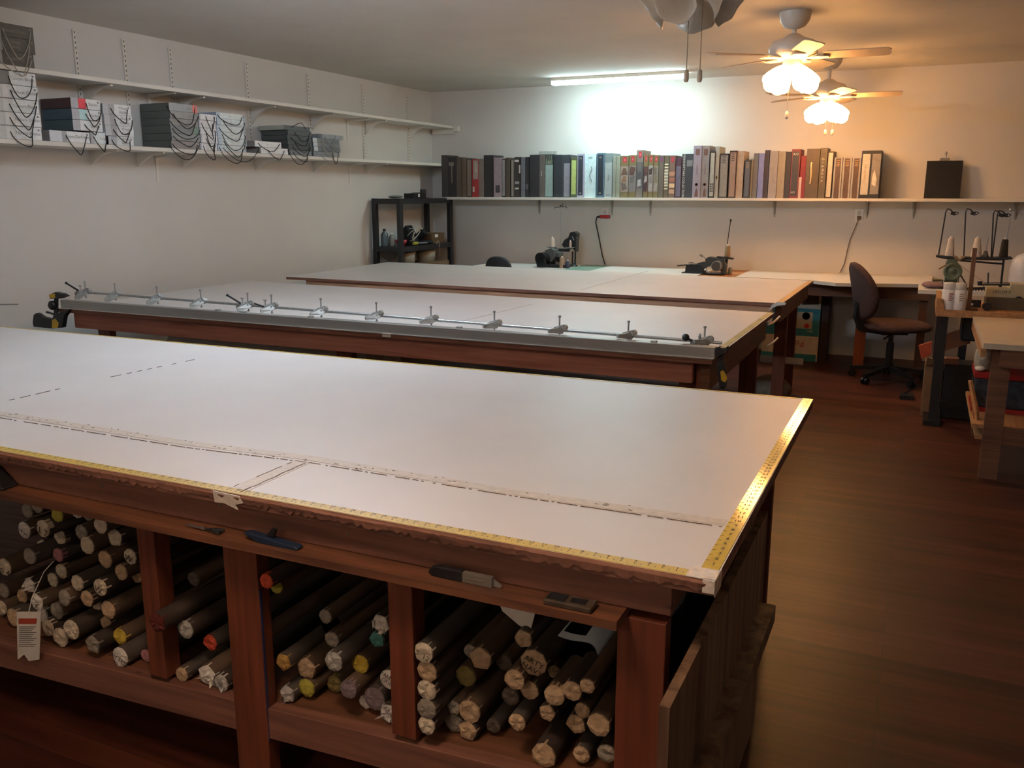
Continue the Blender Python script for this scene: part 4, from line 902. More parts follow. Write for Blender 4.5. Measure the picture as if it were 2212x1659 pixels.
# ================================================================== LIGHTS AND FANS
coolm = mat('fluorescent_diffuser', 'eef8ff', .4, emit=(.70, .96, 1.0), estr=50)
def fluo(x0, x1, y, lab, es, hang=False, es2=None):
    zt_ = ZC-.085 if hang else ZC
    t = thing('fluorescent_light', lab, 'ceiling light', ((x0+x1)/2, y, zt_-.07))
    mk('housing', MB().box(x0, x1, y-.06, y+.06, zt_-.03, zt_-.0005).box(x0-.006, x0, y-.062, y+.062, zt_-.062, zt_-.0005).box(x1, x1+.006, y-.062, y+.062, zt_-.062, zt_-.0005), W['fanw'], t)
    pr = [(x0+.002, y-.055, zt_-.031), (x0+.002, y-.058, zt_-.048), (x0+.002, y-.03, zt_-.06), (x0+.002, y+.03, zt_-.06), (x0+.002, y+.058, zt_-.048), (x0+.002, y+.055, zt_-.031)]
    mk('diffuser', MB().ext(pr, (x1-x0-.004, 0, 0)), es, t)
    if hang:
        for dy in (-.035, .035): mk('tube', MB().cyl((x0+.03, y+dy, zt_+.022), (x1-.03, y+dy, zt_+.022), .014, n=14), es2, t)  # unseen upward tubes, added to throw a glow on the ceiling
        for xx in (x0+.01, x1-.01): mk('hanger', MB().box(xx-.008, xx+.008, y-.05, y+.05, zt_, ZC-.0005), W['fanw'], t)
fluo(-3.20, -1.98, 7.83, 'lit white fluorescent ceiling fixture near the back wall', coolm)
fluo(-3.10, -1.88, 3.14, 'fluorescent ceiling fixture over the middle table, just above the view', mat('fluorescent_diffuser_dim', 'eef4ff', .4, emit=(.72, .85, 1.0), estr=48), True, mat('added_uplight_tube', 'eef4ff', .4, emit=(.68, .82, 1.0), estr=130))
warm = mat('lit_glass_shade', 'fff2d8', .4, emit=(1.0, .48, .16), estr=22)
cold = mat('frosted_glass_shade', 'e6e2d8', .35, var=.1, scale=9)
chainm = mat('beaded_chain', '8f8572', .4, .6)
bladem = W['blade']
def blade_mesh(R0, R1, w):
    mb = MB(); vs = []; n = 8; out = [(R0, -w*.36), (R0+.02, -w*.45), (R1-.05, -w*.5), (R1-.015, -w*.46), (R1, -w*.3), (R1, w*.3), (R1-.015, w*.46), (R1-.05, w*.5), (R0+.02, w*.45), (R0, w*.36)]
    tilt = Matrix.Rotation(rad(-13), 3, 'X')
    mb.ext([tilt@V((a, b, 0)) for a, b in out], tilt@V((0, 0, .006)))
    return mb
def fan(name_label, x, y, zb, ang0, sh_angs, lit, zc=ZC, sh_drop=0, R=.53):
    t = thing('ceiling_fan', name_label, 'ceiling fan', (x, y, ZC))
    mk('canopy', MB().lathe([(.03, zc-.095), (.06, zc-.08), (.082, zc-.05), (.088, zc-.02), (.09, zc-.0005)], (x, y, 0), 28), W['fanw'], t)
    mk('downrod', MB().cyl((x, y, zb+.115), (x, y, zc-.09), .013, n=12), W['fanw'], t)
    mk('motor_housing', MB().lathe([(.05, zb-.02), (.075, zb-.018), (.10, zb+.0), (.135, zb+.012), (.14, zb+.05), (.12, zb+.085), (.06, zb+.105), (.03, zb+.125), (.0, zb+.125)], (x, y, 0), 32), W['fanw'], t)
    for k in range(5):
        a = rad(ang0+72*k); Rz = Matrix.Rotation(a, 3, 'Z'); c = V((x, y, zb-.012))
        ir = MB(); pts = [Rz@V(p)+c for p in ((.05, -.012, 0), (.09, -.03, 0), (.15, -.045, 0), (.2, -.03, 0), (.2, .03, 0), (.15, .045, 0), (.09, .03, 0), (.05, .012, 0))]
        ir.ext(pts, (0, 0, .004)); bi_ = mk('blade_iron', ir, W['fanw'], t)
        bm = blade_mesh(.17, R, .115); bm.v = [tuple(Rz@V(v)+c+V((0, 0, .012))) for v in bm.v]
        mk('blade', bm, bladem, t)
    mk('light_kit', MB().lathe([(.0, zb-.085), (.02, zb-.085), (.045, zb-.07), (.06, zb-.045), (.05, zb-.022), (.05, zb-.018)], (x, y, 0), 24), W['fanw'], t)
    for a in sh_angs:
        a = rad(a); d = V((math.cos(a), math.sin(a), -1.15 if lit else -.75)).normalized(); st = V((x, y, zb-.055))+V((math.cos(a), math.sin(a), 0))*.045
        z_ = -d; xx = z_.cross(V((0, 0, 1))).normalized(); yy_ = z_.cross(xx); Rm = Matrix((xx, yy_, z_)).transposed()
        mk('arm', MB().cyl(st-d*.02, st+d*.02, .016, n=12), W['fanw'], t)
        n = 28; prof = [(.022, -.012), (.027, -.03), (.032, -.055), (.042, -.08), (.056, -.102), (.070, -.118), (.078, -.126)]
        if lit: prof = [(.024, -.012), (.036, -.03), (.05, -.06), (.062, -.1), (.066, -.125), (.062, -.136)]
        mb = MB(); vs = []
        for i, (r, z) in enumerate(prof):
            for j in range(n):
                aa = 2*PI*j/n; rr_ = r*(1+(.05*math.sin(6*aa)*(i/len(prof))**2 if not lit else 0)); vs.append(st+Rm@V((rr_*math.cos(aa), rr_*math.sin(aa), z+(.006*math.cos(6*aa)*(i/len(prof))**3 if not lit else 0))))
        mb.add(vs, [(i*n+j, (i+1)*n+j, (i+1)*n+(j+1) % n, i*n+(j+1) % n) for i in range(len(prof)-1) for j in range(n)], 0, True)
        if lit: mb.ball(st+d*.128, .05, 0)
        o = mk('glass_shade', mb, warm if lit else cold, t)
        o.modifiers.new('s', 'SOLIDIFY').thickness = .003
    return t
def chain(t, x, y, z0, z1, pend=True):
    mb = MB().cyl((x, y, z0), (x, y, z1), .0013, n=6); k = 0; z = z0
    while z > z1: mb.ball((x, y, z), .0022, 0, n=6, k=4); z -= .008
    mk('pull_chain', mb, chainm, t)
    mk('chain_pull', MB().lathe([(.003, 0), (.008, -.004), (.0095, -.02), (.0095, -.036), (.006, -.043), (.0, -.043)], (x, y, z1), 12), W['fanw'], t)
f1 = fan('unlit white ceiling fan nearest the camera, cut off by the top edge', -.83, 3.32, 2.215, 20, (188, 262, 352, 95), False)
for px in (1483, 1512):
    q = PY(px, 150, 3.27); chain(f1, q.x, 3.27, 2.13, q.z)
f2 = fan('lit white ceiling fan in the middle of the three with warm glowing shades', -.785, 5.594, 2.215, 2, (222, 312, 42, 132), True)
q = PY(1700, 240, 5.56); chain(f2, q.x, 5.56, 2.12, q.z+.0)
warm2 = warm; warm = mat('lit_glass_shade_far', 'fff2d8', .4, emit=(1.0, .47, .15), estr=38)
f3 = fan('lit white ceiling fan farthest back near the back wall', -.77, 7.5, 2.17, 4, (215, 305, 35, 125), True)
for px in (1783, 1798):
    q = PY(px, 280, 7.46); chain(f3, q.x, 7.46, 2.08, q.z)
# ================================================================== BACK BENCHES
BZ = .735
BN = thing('sewing_bench', 'long white-topped sewing bench running along the back wall', 'bench', (-1.7, 7.9, 0))
bw = mat('bench_white', 'd9d6cf', .45, var=.03, scale=5)
xg0, xg1 = PY(1238, 575, 7.9).x, PY(1285, 575, 7.9).x
mk('worktop', MB().box(-4.0, -3.05, 7.72, YB-.001, BZ-.03, BZ), bw, BN)
mk('worktop', MB().box(-3.049, -2.75, 7.72, YB-.001, BZ-.03, BZ-.004), mat('green_laminate', '7fa392', .4), BN, label='green laminate section')
mk('worktop', MB().box(-2.749, -1.75, 7.55, YB-.001, BZ-.03, BZ+.004), bw, BN)
mk('worktop', MB().box(-1.749, -1.42, 7.60, YB-.001, BZ-.03, BZ-.004), W['oak'], BN, label='bare orange wood section')
q0 = PZ(1650, 607, BZ); q1 = PZ(1985, 614, BZ)
mk('worktop', MB().ext([(-1.419, 7.6, BZ-.022), (-.78, 7.55, BZ-.022), (-.60, 7.42, BZ-.022), (-.45, 7.45, BZ-.022), (.10, 7.62, BZ-.022), (.10, YB-.001, BZ-.022), (-1.419, YB-.001, BZ-.022)], (0, 0, .027)), bw, BN)
mk('apron', MB().box(-1.3, .09, 7.66, 7.70, BZ-.13, BZ-.023), W['brn'], BN)
mk('apron', MB().box(-3.9, -1.42, 7.78, 7.82, BZ-.12, BZ-.031), W['brn'], BN)
for x in (-.45, -2.0, -3.8): mk('leg', MB().box(x, x+.085, 7.86, 7.9, 0, BZ-.031), wood('orange_pine', '8a3f1c', 'a8572c', .5, 2), BN)
for x in (.02,): mk('leg', MB().box(x, x+.06, 7.72, 7.78, 0, BZ-.031), W['brn'], BN)
# ---- outlets and cords
def outlet(px, py, lab):
    q = PY(px, py, YB); t = thing('wall_outlet', lab, 'outlet', (q.x, YB, q.z))
    mk('plate', MB().box(q.x-.035, q.x+.035, YB-.006, YB-.0005, q.z-.057, q.z+.057), W['whp'], t, bevel=.002)
    mk('sockets', MB().box(q.x-.017, q.x+.017, YB-.008, YB-.006, q.z+.008, q.z+.04).box(q.x-.017, q.x+.017, YB-.008, YB-.006, q.z-.04, q.z-.008), mat('outlet_face', 'c9c4b8', .4), t)
    return q
q = outlet(1307, 463, 'white wall outlet with a red plug below the back shelf')
t = thing('power_cord', 'black power cord with a red plug hanging on the back wall', 'cord', (q.x, YB-.04, q.z))
a = PY(1297, 468, YB-.035); b = PY(1315, 468, YB-.035)
mk('plug', MB().cyl(a, b, .017, n=12).box(b.x-.01, b.x+.006, YB-.052, YB-.008, b.z-.016, b.z+.016), mat('red_plastic', 'b32a30', .45), t)
mk('strain_relief', MB().cyl(PY(1289, 469, YB-.035), a, .008, .014, n=10), W['blk'], t)
mk('cord', MB().tube([PY(x, y, YB-.03) for x, y in ((1290, 469), (1288, 473), (1287, 482), (1291, 500), (1296, 525), (1301, 552), (1307, 572))], .006, 8), W['blk'], t)
q = outlet(1856, 466, 'white wall outlet above the office chair')
t = thing('power_cord', 'thin brown power cord hanging from the outlet above the office chair', 'cord', (q.x, YB-.03, q.z))
mk('plug', MB().box(q.x-.014, q.x+.014, YB-.035, YB-.009, q.z-.03, q.z-.002), mat('brown_plastic', '6b5747', .5), t)
mk('cord', MB().tube([PY(x, y, YB-.025) for x, y in ((1855, 471), (1848, 490), (1836, 518), (1830, 542), (1824, 570), (1814, 590))], .004, 8), _M['brown_plastic'], t)
# ================================================================== BLACK CORNER RACK
RX0, RX1, RY0, RY1 = -4.775, -4.455, 7.15, 8.17
RK = thing('storage_rack', 'black plastic storage rack standing in the left back corner', 'rack', ((RX0+RX1)/2, (RY0+RY1)/2, 0))
for x in (RX0, RX1-.045):
    for y in (RY0, RY1-.05): mk('post', MB().box(x, x+.045, y, y+.05, 0, 1.385), W['blk'], RK, bevel=.004)
for z in (.30, .92, 1.37): mk('shelf', MB().box(RX0+.003, RX1-.003, RY0+.003, RY1-.003, z-.036, z+.012), W['blk'], RK, bevel=.003)
zr = .9322
def onrack(px, z=zr, X=-4.56): 
    return PX(px, 530, X)
def bottle(name, lab, x, y, z, r, h, m, capm_, cat='bottle', neck=.35, capr=.5, group=None):
    t = thing(name, lab, cat, (x, y, z), group)
    mk('body', MB().lathe([(0, 0), (r*.9, 0), (r, .01), (r, h*.62), (r*.92, h*.72), (r*neck, h*.86), (r*neck, h*.9)], (x, y, z), 20), m, t)
    mk('cap', MB().lathe([(0, h*.88), (r*capr, h*.88), (r*capr, h), (0, h)], (x, y, z), 14), capm_, t)
    return t
clr = mat('clear_blue_plastic', '7b8a90', .15, trans=.5, var=.05); clr2 = mat('clear_plastic', 'a5aaa5', .15, trans=.6, var=.05)
q = PY(831, 525, 7.28); bottle('bottle', 'blue-grey plastic bottle with black cap on the middle shelf of the black rack', q.x, 7.28, zr, .037, .165, clr, W['blk'], capr=.42)
q = PY(845, 525, 7.30); bottle('bottle', 'clear pale bottle beside the blue-grey one on the black rack', q.x, 7.31, zr, .027, .125, clr2, W['whp'])
q = PY(859, 520, 7.33)
single('bowl', MB().lathe([(.0, 0), (.03, 0), (.05, .03), (.06, .06), (.056, .06), (.028, .006), (0, .006)], (q.x+.02, 7.36, zr), 22), mat('crimson_plastic', 'a8303f', .4), 'small crimson bowl on the middle shelf of the black rack', 'bowl', base=(q.x, 7.35, zr))
t = thing('iron', 'bundle of black tools with tangled grey cable on the black rack', 'tool', (-4.6, 7.62, zr))
mk('tool_body', MB().ext([(-4.66, 7.5, zr), (-4.66, 7.5, zr+.15), (-4.62, 7.5, zr+.19), (-4.55, 7.5, zr+.06), (-4.53, 7.5, zr)], (0, .12, 0)).cyl((-4.6, 7.66, zr+.04), (-4.5, 7.66, zr+.13), .04, n=16).cyl((-4.56, 7.5, zr+.02), (-4.5, 7.8, zr+.02), .019, n=12), W['dkm'], t)
random.seed(21); pts = []
for i in range(70):
    a = i*.55; pts.append((-4.575+.05*math.cos(a*1.1)+.02*math.sin(a*.3), 7.6+.1*math.sin(a)+.03*math.cos(a*.7), zr+.1+.06*math.sin(a*.9+1)))
mk('cable', MB().tube(pts, .0045, 6), mat('grey_cable', 'b5b0a2', .6), t)
single('screwdriver', MB().cyl((-4.52, 7.47, zr+.02), (-4.5, 7.52, zr+.02), .016, n=12).cyl((-4.515, 7.5, zr+.02), (-4.47, 7.66, zr+.018), .006, n=8, m=1), [mat('olive_yellow', 'a8a032', .5), W['zinc']], 'screwdriver with yellow grip in front on the black rack', 'screwdriver', base=(-4.51, 7.5, zr))
t = thing('parts_box', 'brown cardboard box with a pale label on the black rack near the corner', 'box', (-4.62, 7.95, zr))
mk('box', MB().box(-4.74, -4.52, 7.83, 8.1, zr, zr+.10), mat('brown_card', '5c452c', .8), t); mk('label_plate', MB().box(-4.519, -4.5175, 7.9, 7.96, zr+.06, zr+.09), W['whp'], t)
single('wire_coil', MB().tube([(-4.46+.004*math.sin(i), 7.86+.03*math.cos(i*.7), zr-.0+.03*math.sin(i*.7)) for i in range(30)]+[(-4.455, 7.88, zr-.04-.03*k) for k in range(4)], .0026, 6), mat('pinkish_wire', '8c7468', .6), 'small coil of pale wire hooked on the edge of the black rack', 'wire', base=(-4.46, 7.86, zr-.1))
q = PX(905, 418, -4.6)
t = thing('tape_dispenser', 'black device with a small pale label on top of the black rack', 'tool', (-4.6, 7.75, 1.3825))
mk('body', MB().ext([(-4.64, 7.52, 1.3825), (-4.64, 7.52, 1.43), (-4.64, 7.6, 1.425), (-4.64, 7.7, 1.44), (-4.64, 7.76, 1.43), (-4.64, 7.76, 1.3825)], (.1, 0, 0)).cyl((-4.6, 7.82, 1.3825), (-4.6, 7.82, 1.47), .03, n=14), W['blk'], t)
mk('label_plate', MB().box(-4.539, -4.5385, 7.62, 7.65, 1.395, 1.425), W['whp'], t)
lumpy((-4.62, 7.33, 1.40), .03, 1.8, 3.6, .5, 'plastic_sheet', clr2, 'crumpled clear plastic wrap on the left of the top of the black rack', 'plastic', 6, amp=.12)
single('carton', MB().box(-4.72, -4.50, 7.62, 7.95, .82, .884), mat('grey_card', '8c8a82', .8), 'grey-white carton hung just under the middle shelf of the black rack', 'box', base=(-4.6, 7.8, .82)) if False else None
single('wooden_crate', MB().box(-4.76, -4.47, 7.25, 8.1, .3125, .75), wood('crate_wood', '5f4a35', '8c7458', .7, 1), 'wooden crate on the lower shelf of the black rack', 'crate', base=(-4.6, 7.7, .3125))
for i, (y, c) in enumerate(((7.45, 'left'), (7.85, 'right'))): single('bucket', MB().lathe([(0, 0), (.09, 0), (.1, .13), (0, .13)], (-4.6, y, .7505), 22), mat('putty_plastic', 'a39d8c', .6), '%s pale round tub on the crate in the black rack' % c, 'tub', base=(-4.6, y, .7505), group='pale tubs on the crate')
# ================================================================== CHAIRS
def star(t, r=.28, z=.075, ang=0, m=None, hub=.03):
    sb = MB(); 
    for k in range(5):
        a = ang+2*PI*k/5; d = V((math.cos(a), math.sin(a), 0)); n_ = V((-d.y, d.x, 0))
        sb.ext([V((0,0,z+.055))+n_*.022, V((0,0,z+.055))-n_*.022, d*r+V((0,0,z+.015))-n_*.014, d*r+V((0,0,z+.015))+n_*.014], (0, 0, -.03))
    sb.cyl((0,0,z+.01), (0,0,z+.075), .035, n=16)
    return sb
def caster_mesh(a, r):
    d = V((math.cos(a), math.sin(a), 0)); n_ = V((-d.y, d.x, 0)); c = d*r
    mb = MB()
    mb.cyl(c+n_*.008+V((0,0,.027)), c+n_*.024+V((0,0,.027)), .026, n=16); mb.cyl(c-n_*.008+V((0,0,.027)), c-n_*.024+V((0,0,.027)), .026, n=16)
    mb.cyl(c+V((0,0,.03)), c+V((0,0,.075)), .008, n=8); mb.box(c.x-.014, c.x+.014, c.y-.014, c.y+.014, .045, .06)
    return mb
def xf(mb, M): mb.v = [tuple(M@V(v)) for v in mb.v]; return mb
fab = mat('brown_fabric', '4a3430', .9, var=.15, scale=120, bump=.4)
cx, cy, ca = -.158, 7.36, rad(24)
OC = thing('office_chair', 'dark brown upholstered office chair on casters facing right by the bench', 'chair', (cx, cy, 0))
Mx = Matrix.Translation((cx, cy, 0))@Matrix.Rotation(ca, 4, 'Z')
def oc(name, mb, m, **k): return mk(name, xf(mb, Mx), m, OC, **k)
# superellipse cushions
def cushion(w, d, h, c, nx=24, k=8, e=3.2, R=None, bulge=0):
    mb = MB(); vs = []; R = R or Matrix.Identity(3); c = V(c)
    for i in range(k+1):
        t_ = -PI/2+PI*i/k; cz = math.sin(t_); s = max(.0, math.cos(t_))**.45
        for j in range(nx):
            a = 2*PI*j/nx; ca_, sa = math.cos(a), math.sin(a)
            rr_ = (abs(ca_)**e+abs(sa)**e)**(-1/e)
            vs.append(c+R@V((w/2*rr_*ca_*s, d/2*rr_*sa*s, h/2*cz*(1+bulge*(1-s)))))
    mb.add(vs, [(i*nx+j, i*nx+(j+1) % nx, (i+1)*nx+(j+1) % nx, (i+1)*nx+j) for i in range(k) for j in range(nx)], 0, True)
    return mb
oc('seat', cushion(.50, .48, .085, (.02, 0, .435)), fab)
# backrest: tall egg outline in the local y-z plane, tilted back
bk = MB(); outl = []; nb = 28
for lay, (off, sc) in enumerate(((0, .86), (.012, .98), (.035, 1.0), (.058, .95), (.068, .80))):
    for j in range(nb):
        a = 2*PI*j/nb; zz = math.sin(a); yy = math.cos(a)
        w_ = .225*(1-.22*max(0, zz)**2); outl.append(V((-.235-.10*((zz*.235*sc+.235)/.47)+(.05*yy*yy if True else 0)+off-.03, w_*yy*sc, .70+.225*zz*sc)))
bk.add(outl, [(l*nb+j, l*nb+(j+1) % nb, (l+1)*nb+(j+1) % nb, (l+1)*nb+j) for l in range(4) for j in range(nb)]+[tuple(range(nb))[::-1], tuple(range(4*nb, 5*nb))], 0, True)
oc('backrest', bk, fab)
oc('back_support', MB().ext([(-.29, -.03, .62), (-.27, -.03, .62), (-.22, -.03, .42), (-.10, -.03, .385), (-.10, -.03, .37), (-.25, -.03, .39), (-.3, -.03, .5)], (0, .06, 0)), W['blk'])
oc('column', MB().cyl((0, 0, .14), (0, 0, .30), .028, n=16).cyl((0, 0, .30), (0, 0, .40), .018, n=12).box(-.1, .1, -.07, .07, .37, .393), W['blk'])
oc('height_lever', MB().cyl((-.02, -.06, .375), (-.12, -.16, .355), .007, n=8), W['blk'])
base_o = oc('star_base', star(None, .29, .068, rad(-75)), W['blk'])
for k in range(5): mk('caster', xf(caster_mesh(rad(-75)+2*PI*k/5, .275), Mx), W['blk'], base_o)
# chair half hidden behind the back table
q = PY(1072, 572, 7.38)
BC = thing('office_chair', 'black chair whose rounded back shows above the rear cutting table', 'chair', (q.x, 7.38, 0))
Mx = Matrix.Translation((q.x, 7.38, 0))
def bc_(name, mb, m, **k): return mk(name, xf(mb, Mx), m, BC, **k)
bb = MB(); vs = []; nb = 24
for l, (yo, sc) in enumerate(((0, .93), (.008, 1), (.03, 1), (.038, .93))):
    for j in range(nb):
        a = 2*PI*j/nb; ex = 2.6; ca_, sa = math.cos(a), math.sin(a); rr_ = (abs(ca_)**ex+abs(sa)**ex)**(-1/ex)
        vs.append((.136*rr_*ca_*sc, yo+.03*(rr_*ca_)**2, (.705+.155*rr_*sa*sc)))
bb.add(vs, [(l*nb+j, l*nb+(j+1) % nb, (l+1)*nb+(j+1) % nb, (l+1)*nb+j) for l in range(3) for j in range(nb)]+[tuple(range(nb))[::-1], tuple(range(3*nb, 4*nb))], 0, True)
bc_('backrest', bb, mat('black_upholstery', '2a2d30', .6))
bc_('seat', cushion(.42, .40, .07, (0, -.05+.0, .43)), _M['black_upholstery']) if False else bc_('seat', cushion(.38, .30, .07, (0, .16, .43)), _M['black_upholstery'])
bc_('back_support', MB().box(-.025, .025, .04, .06, .44, .62), W['blk'])
bc_('column', MB().cyl((0, .16, .12), (0, .16, .40), .025, n=12), W['blk'])
sb = star(None, .22, .068, 0); sb.v = [(a, b+.16, c) for a, b, c in sb.v]; so = bc_('star_base', sb, W['blk'])
for k in range(5):
    cmh = caster_mesh(2*PI*k/5, .21); cmh.v = [(a, b+.16, c) for a, b, c in cmh.v]; mk('caster', xf(cmh, Mx), W['blk'], so)
# ================================================================== SEWING MACHINES
def pex(pts, Y, d, m=0, mb=None):
    mb = mb or MB(); return mb.ext(pp(pts, Y), (0, d, 0), m)
def cone(name, lab, x, y, z, r0, r1, h, m, grp=None, pin=None):
    t = thing(name, lab, 'thread', (x, y, z), grp)
    mk('thread', MB().lathe([(0, 0), (r0, 0), (r0, .004), (r1, h*.93), (r1*.8, h), (0, h)], (x, y, z), 18), m, t)
    mk('core', MB().cyl((x, y, z+h), (x, y, z+h+.012), r1*.45, n=8), W['whp'], t)
    return t
# -- machine 1, back bench left
Y1 = 7.95; zb1 = BZ
S1 = thing('sewing_machine', 'black and grey sewing machine with thread stand on the left of the back bench', 'sewing machine', tuple(PY(1195, 578, Y1)-V((0, 0, PY(1195, 578, Y1).z-BZ))))
q = PY(1170, 558, Y1-.1)
mk('motor', MB().cyl((q.x, Y1-.14, q.z), (q.x+.03, Y1+.06, q.z), .058, n=24).cyl((q.x, Y1-.145, q.z), (q.x, Y1-.139, q.z), .044, n=20), W['blkm'], S1, bevel=.004)
mk('arm', pex([(1176, 541), (1190, 536), (1198, 541), (1197, 556), (1189, 567), (1184, 558), (1179, 552)], Y1-.06, .13, 0, pex([(1190, 543), (1208, 546), (1208, 555), (1198, 556), (1192, 560)], Y1-.04, .1)), mat('machine_grey', '5b605e', .35, var=.1), S1, bevel=.004)
mk('pedestal', pex([(1184, 556), (1192, 552), (1196, 558), (1189, 578), (1184, 578)], Y1-.04, .1), W['dkm'], S1)
mk('needle_head', pex([(1197, 556), (1208, 552), (1209, 568), (1203, 566)], Y1-.03, .07), W['blkm'], S1)
mk('bed', MB().box(q.x-.02, q.x+.26, Y1-.12, Y1+.08, BZ+.0005, BZ+.03), W['blkm'], S1, bevel=.003)
mk('pulley_guard', pex([(1158, 566), (1175, 560), (1182, 577), (1160, 577)], Y1-.16, .02), W['dkm'], S1)
T1 = thing('thread_stand', 'thread stand with a tall thin rod behind the left sewing machine', 'thread stand', tuple(V((PY(1213, 578, 8.05).x, 8.05, BZ))))
a = PY(1213, 445, 8.05); b = V((a.x-.004, 8.05, BZ+.0005))
mk('rod', MB().cyl(b, a, .0045, n=8), W['zinc'], T1)
mk('cross_arm', MB().cyl(PY(1198, 448, 8.05), PY(1222, 446, 8.05), .003, n=6).bar(PY(1210, 443, 8.05), PY(1216, 448, 8.05), .004, .006).bar(PY(1210, 447, 8.05), PY(1217, 440, 8.05), .004, .006).cyl(PY(1224, 450, 8.05), PY(1222, 446, 8.05), .004, n=6).cyl(PY(1197, 452, 8.05), PY(1199, 447, 8.05), .002, n=6), W['dkm'], T1)
qa, qb = PY(1193, 534, 8.0), PY(1232, 535, 8.0)
mk('spool_plate', MB().lathe([(0, -.012), (.015, -.012), (.055, .0), (.055, .003), (0, .003)], qa, 22), mat('stand_grey', '6d706c', .5), T1)
mk('spool_plate', MB().lathe([(0, -.012), (.015, -.012), (.045, .0), (.045, .003), (0, .003)], qb, 22), _M['stand_grey'], T1)
mk('bracket_arm', pex([(1194, 537), (1232, 537), (1228, 544), (1196, 543)], 8.0, .02), W['dkm'], T1)
creamth = mat('cream_thread', 'c4b3a3', .8, var=.1, scale=200, bump=.3); whth = mat('white_thread', 'd2c6b8', .8, var=.08, scale=200, bump=.3)
cone('thread_cone', 'large cream thread cone on the stand at the left sewing machine', qa.x, qa.y, qa.z+.0035, .027, .018, .088, creamth)
cone('thread_cone', 'small pinkish thread spool on the stand beside the large cream cone', qb.x, qb.y, qb.z+.0035, .012, .010, .058, mat('pink_thread', 'c9a79a', .8))
q = PY(1214, 572, 7.85); cone('thread_cone', 'tan thread cone standing on the back bench by the stand', q.x, 7.85, BZ+.0005, .028, .022, .10, mat('tan_thread', '9b8069', .8, var=.15, scale=200))
q = PY(1226, 575, 7.85); cone('thread_cone', 'navy blue thread spool standing on the back bench', q.x, 7.85, BZ+.0005, .019, .017, .068, mat('navy_thread', '3d4258', .8, var=.15, scale=200))
Y2 = 8.1
S2 = thing('button_machine', 'tall black button press machine behind the thread spools', 'machine', tuple(V((PY(1240, 575, Y2).x, Y2, BZ))))
mk('head', pex([(1213, 529), (1219, 518), (1227, 513), (1231, 502), (1240, 500), (1246, 505), (1244, 520), (1243, 545), (1236, 536), (1218, 535)], Y2-.03, .09), W['blkm'], S2, bevel=.004)
mk('lever', MB().bar(PY(1243, 515, Y2-.02), PY(1249, 514, Y2-.02), .006, .006).cyl(PY(1238, 499, Y2), PY(1240, 505, Y2), .004, n=8).bar(PY(1236, 511, Y2-.035), PY(1240, 519, Y2-.035), .004, .008), W['zinc'], S2)
q = PY(1240, 560, Y2)
mk('column', MB().cyl((q.x-.016, Y2, BZ+.0005), (q.x-.016, Y2, q.z+.075), .008, n=10).cyl((q.x+.012, Y2, BZ+.0005), (q.x+.012, Y2, q.z+.075), .008, n=10).lathe([(.038, 0), (.038, .008), (.02, .014), (.012, .03), (0, .03)], (q.x, Y2, BZ+.0005), 16), W['dkm'], S2)
# -- machine 2
Y3 = 7.85
q = PY(1530, 590, Y3)
S3 = thing('sewing_machine', 'grey and black sewing machine with round motor in the middle of the back bench', 'sewing machine', (q.x, Y3, BZ))
mm = mat('machine_dark', '3c3e3c', .35, var=.2)
mk('bed_cover', pex([(1479, 591), (1481, 574), (1488, 571), (1510, 572), (1520, 578), (1518, 590)], Y3-.07, .13), W['blkm'], S3, bevel=.004)
mk('arm', pex([(1495, 573), (1515, 566), (1524, 566), (1523, 560), (1530, 555), (1545, 557), (1560, 560), (1560, 568), (1540, 572), (1526, 578), (1500, 576)], Y3-.04, .1), mm, S3, bevel=.003)
mk('side_lever', MB().bar(PY(1463, 574, Y3-.08), PY(1485, 572, Y3-.07), .012, .009).bar(PY(1488, 568, Y3-.05), PY(1497, 567, Y3-.05), .02, .006), W['blk'], S3)
q = PY(1548, 575, Y3-.1)
mk('motor', MB().cyl((q.x, Y3-.12, q.z), (q.x+.02, Y3+.05, q.z), .046, n=28).cyl((q.x, Y3-.124, q.z), (q.x, Y3-.1205, q.z), .04, n=24, m=1), [W['alu'], mat('motor_face', '4c4a44', .5)], S3, bevel=.003)
mk('belt_guard', pex([(1553, 560), (1562, 560), (1568, 572), (1566, 592), (1556, 592), (1558, 578)], Y3-.08, .05), mm, S3, bevel=.003)
mk('tension_post', MB().bar(PY(1512, 550, Y3-.02), PY(1518, 554, Y3-.02), .02, .016).bar(PY(1518, 554, Y3-.02), PY(1531, 563, Y3-.02), .008, .006), mat('machine_grey2', '8b8a80', .4), S3)
mk('needle_assembly', MB().bar(PY(1522, 580, Y3-.1), PY(1532, 590, Y3-.1), .01, .008).ball(PY(1524, 583, Y3-.1), .012), W['zinc'], S3)
mk('bed', MB().box(PY(1478, 580, Y3).x, PY(1570, 580, Y3).x, Y3-.09, Y3+.08, BZ+.0045, BZ+.012), W['dkm'], S3)
T2 = thing('thread_stand', 'dark thread stand arm with thin rod on the middle sewing machine', 'thread stand', tuple(PY(1572, 560, Y3)))
mk('spool_tray', MB().bar(PY(1550, 555, Y3), PY(1584, 559, Y3), .07, .012), W['blk'], T2)
mk('rod', MB().cyl(PY(1571, 528, Y3), PY(1578, 478, Y3), .004, n=8).ball(PY(1578.5, 476, Y3), .011, 0, .8, .8, 1.3), W['blk'], T2)
mk('support', pex([(1566, 560), (1572, 560), (1568, 592), (1563, 592)], Y3+.01, .02), W['blk'], T2)
q = PY(1571, 555, Y3); cone('thread_cone', 'olive-brown thread cone on the stand of the middle sewing machine', q.x, Y3, q.z, .027, .022, .098, mat('olive_thread', '8a7557', .8, var=.12, scale=200))
